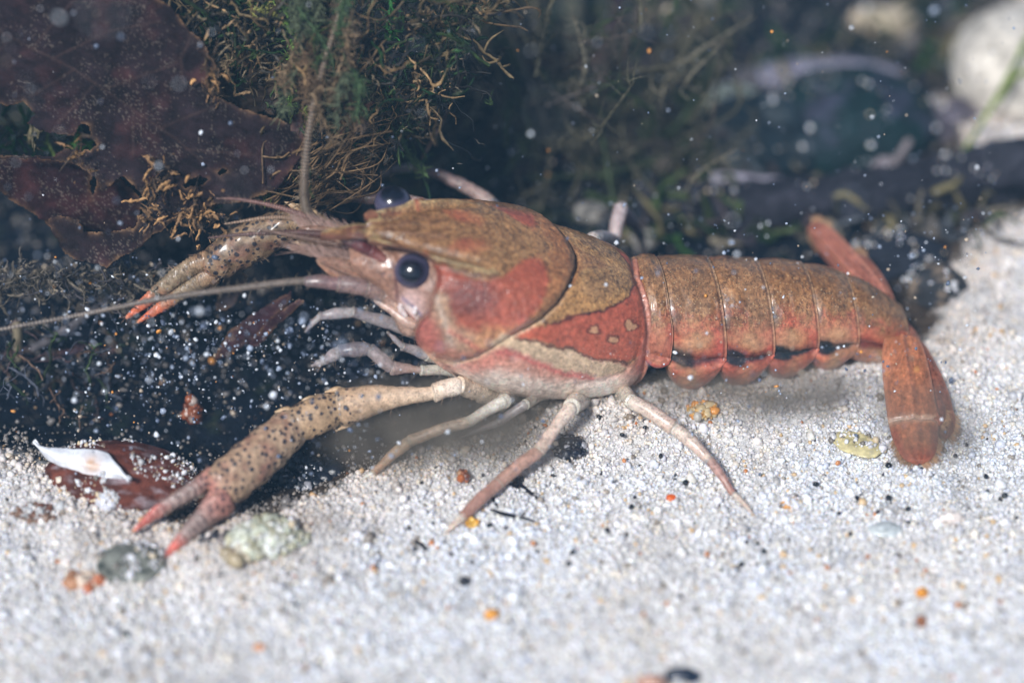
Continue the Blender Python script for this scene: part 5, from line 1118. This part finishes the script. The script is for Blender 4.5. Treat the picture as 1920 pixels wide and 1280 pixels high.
pc = np.array([lin(c) for c in ((226, 232, 240), (156, 168, 188), (186, 168, 146), (220, 150, 70), (96, 108, 130))]); C = pc[rng.choice(5, len(P), p=[.22, .28, .12, .02, .36])]
tag(scatter_mesh('silt', P, r, C, M_SILT, 0, .3, .35), 'pale silt specks drifting in the water', 'silt', kind='stuff')

# clouds of stirred-up silt, soft volumes round the legs and the tail
def cloud(c, rad, dens, colr, label, seed):
    m, t, p = newmat('silt_cloud'); t.nodes.remove(p)
    v = t.nodes.new('ShaderNodeVolumePrincipled'); v.inputs['Color'].default_value = (*lin(colr), 1)
    tc = nd(t, 'ShaderNodeTexCoord').outputs['Object']; ln_ = nd(t, 'ShaderNodeVectorMath', operation='LENGTH'); mp = nd(t, 'ShaderNodeVectorMath', operation='DIVIDE'); mp.inputs[1].default_value = rad
    t.links.new(tc, mp.inputs[0]); t.links.new(mp.outputs[0], ln_.inputs[0]); f = ramp(t, ln_.outputs['Value'], [(.15, 1.), (.95, 0.)])
    n = nd(t, 'ShaderNodeTexNoise', i_Scale=1.3, i_Detail=4.); t.links.new(tc, n.inputs[0]); g = ramp(t, n.outputs[0], [(.35, .15), (.65, 1.)])
    t.links.new(mth(t, 'MULTIPLY', mth(t, 'MULTIPLY', f, g), dens), v.inputs['Density']); t.links.new(v.outputs[0], [q for q in t.nodes if q.type == 'OUTPUT_MATERIAL'][0].inputs['Volume'])
    V, F = ICO[3]; o = mesh('silt_cloud', V * np.array(rad), F, m); o.location = tuple(c); tag(o, label, 'silt cloud', kind='stuff')
cloud(atZ(830, 800, .5), (2.9, 1.7, .85), 2.6, (206, 194, 178), 'soft cloud of stirred-up silt round the front legs', 1)
cloud(atZ(1440, 735, .5), (3.4, 1.0, .6), 2.0, (206, 194, 178), 'thin veil of silt under the tail segments', 2)
cloud(atZ(1740, 800, .5), (1.3, 1.3, .7), 1.6, (206, 190, 176), 'faint silt puff round the tail fan', 3)
# ------------------------------------------------------------------ the water's haze
hz, th, ph = newmat('haze'); 
for n_ in list(th.nodes):
    if n_.type == 'BSDF_PRINCIPLED': th.nodes.remove(n_)
pv = th.nodes.new('ShaderNodeVolumePrincipled'); pv.inputs['Color'].default_value = (.34, .64, .95, 1); pv.inputs['Density'].default_value = .0017; pv.inputs['Anisotropy'].default_value = 0.
th.links.new(pv.outputs[0], [n_ for n_ in th.nodes if n_.type == 'OUTPUT_MATERIAL'][0].inputs['Volume'])
bx = np.array([[a, b, c] for a in (-700, 700) for b in (-700, 1000) for c in (-3.5, 30.)])
fb = np.array([[0, 1, 3, 2], [4, 6, 7, 5], [0, 4, 5, 1], [2, 3, 7, 6], [0, 2, 6, 4], [1, 5, 7, 3]])
tag(mesh('haze', bx, fb, hz, flat=True), 'clear bluish water', 'water haze', kind='stuff')
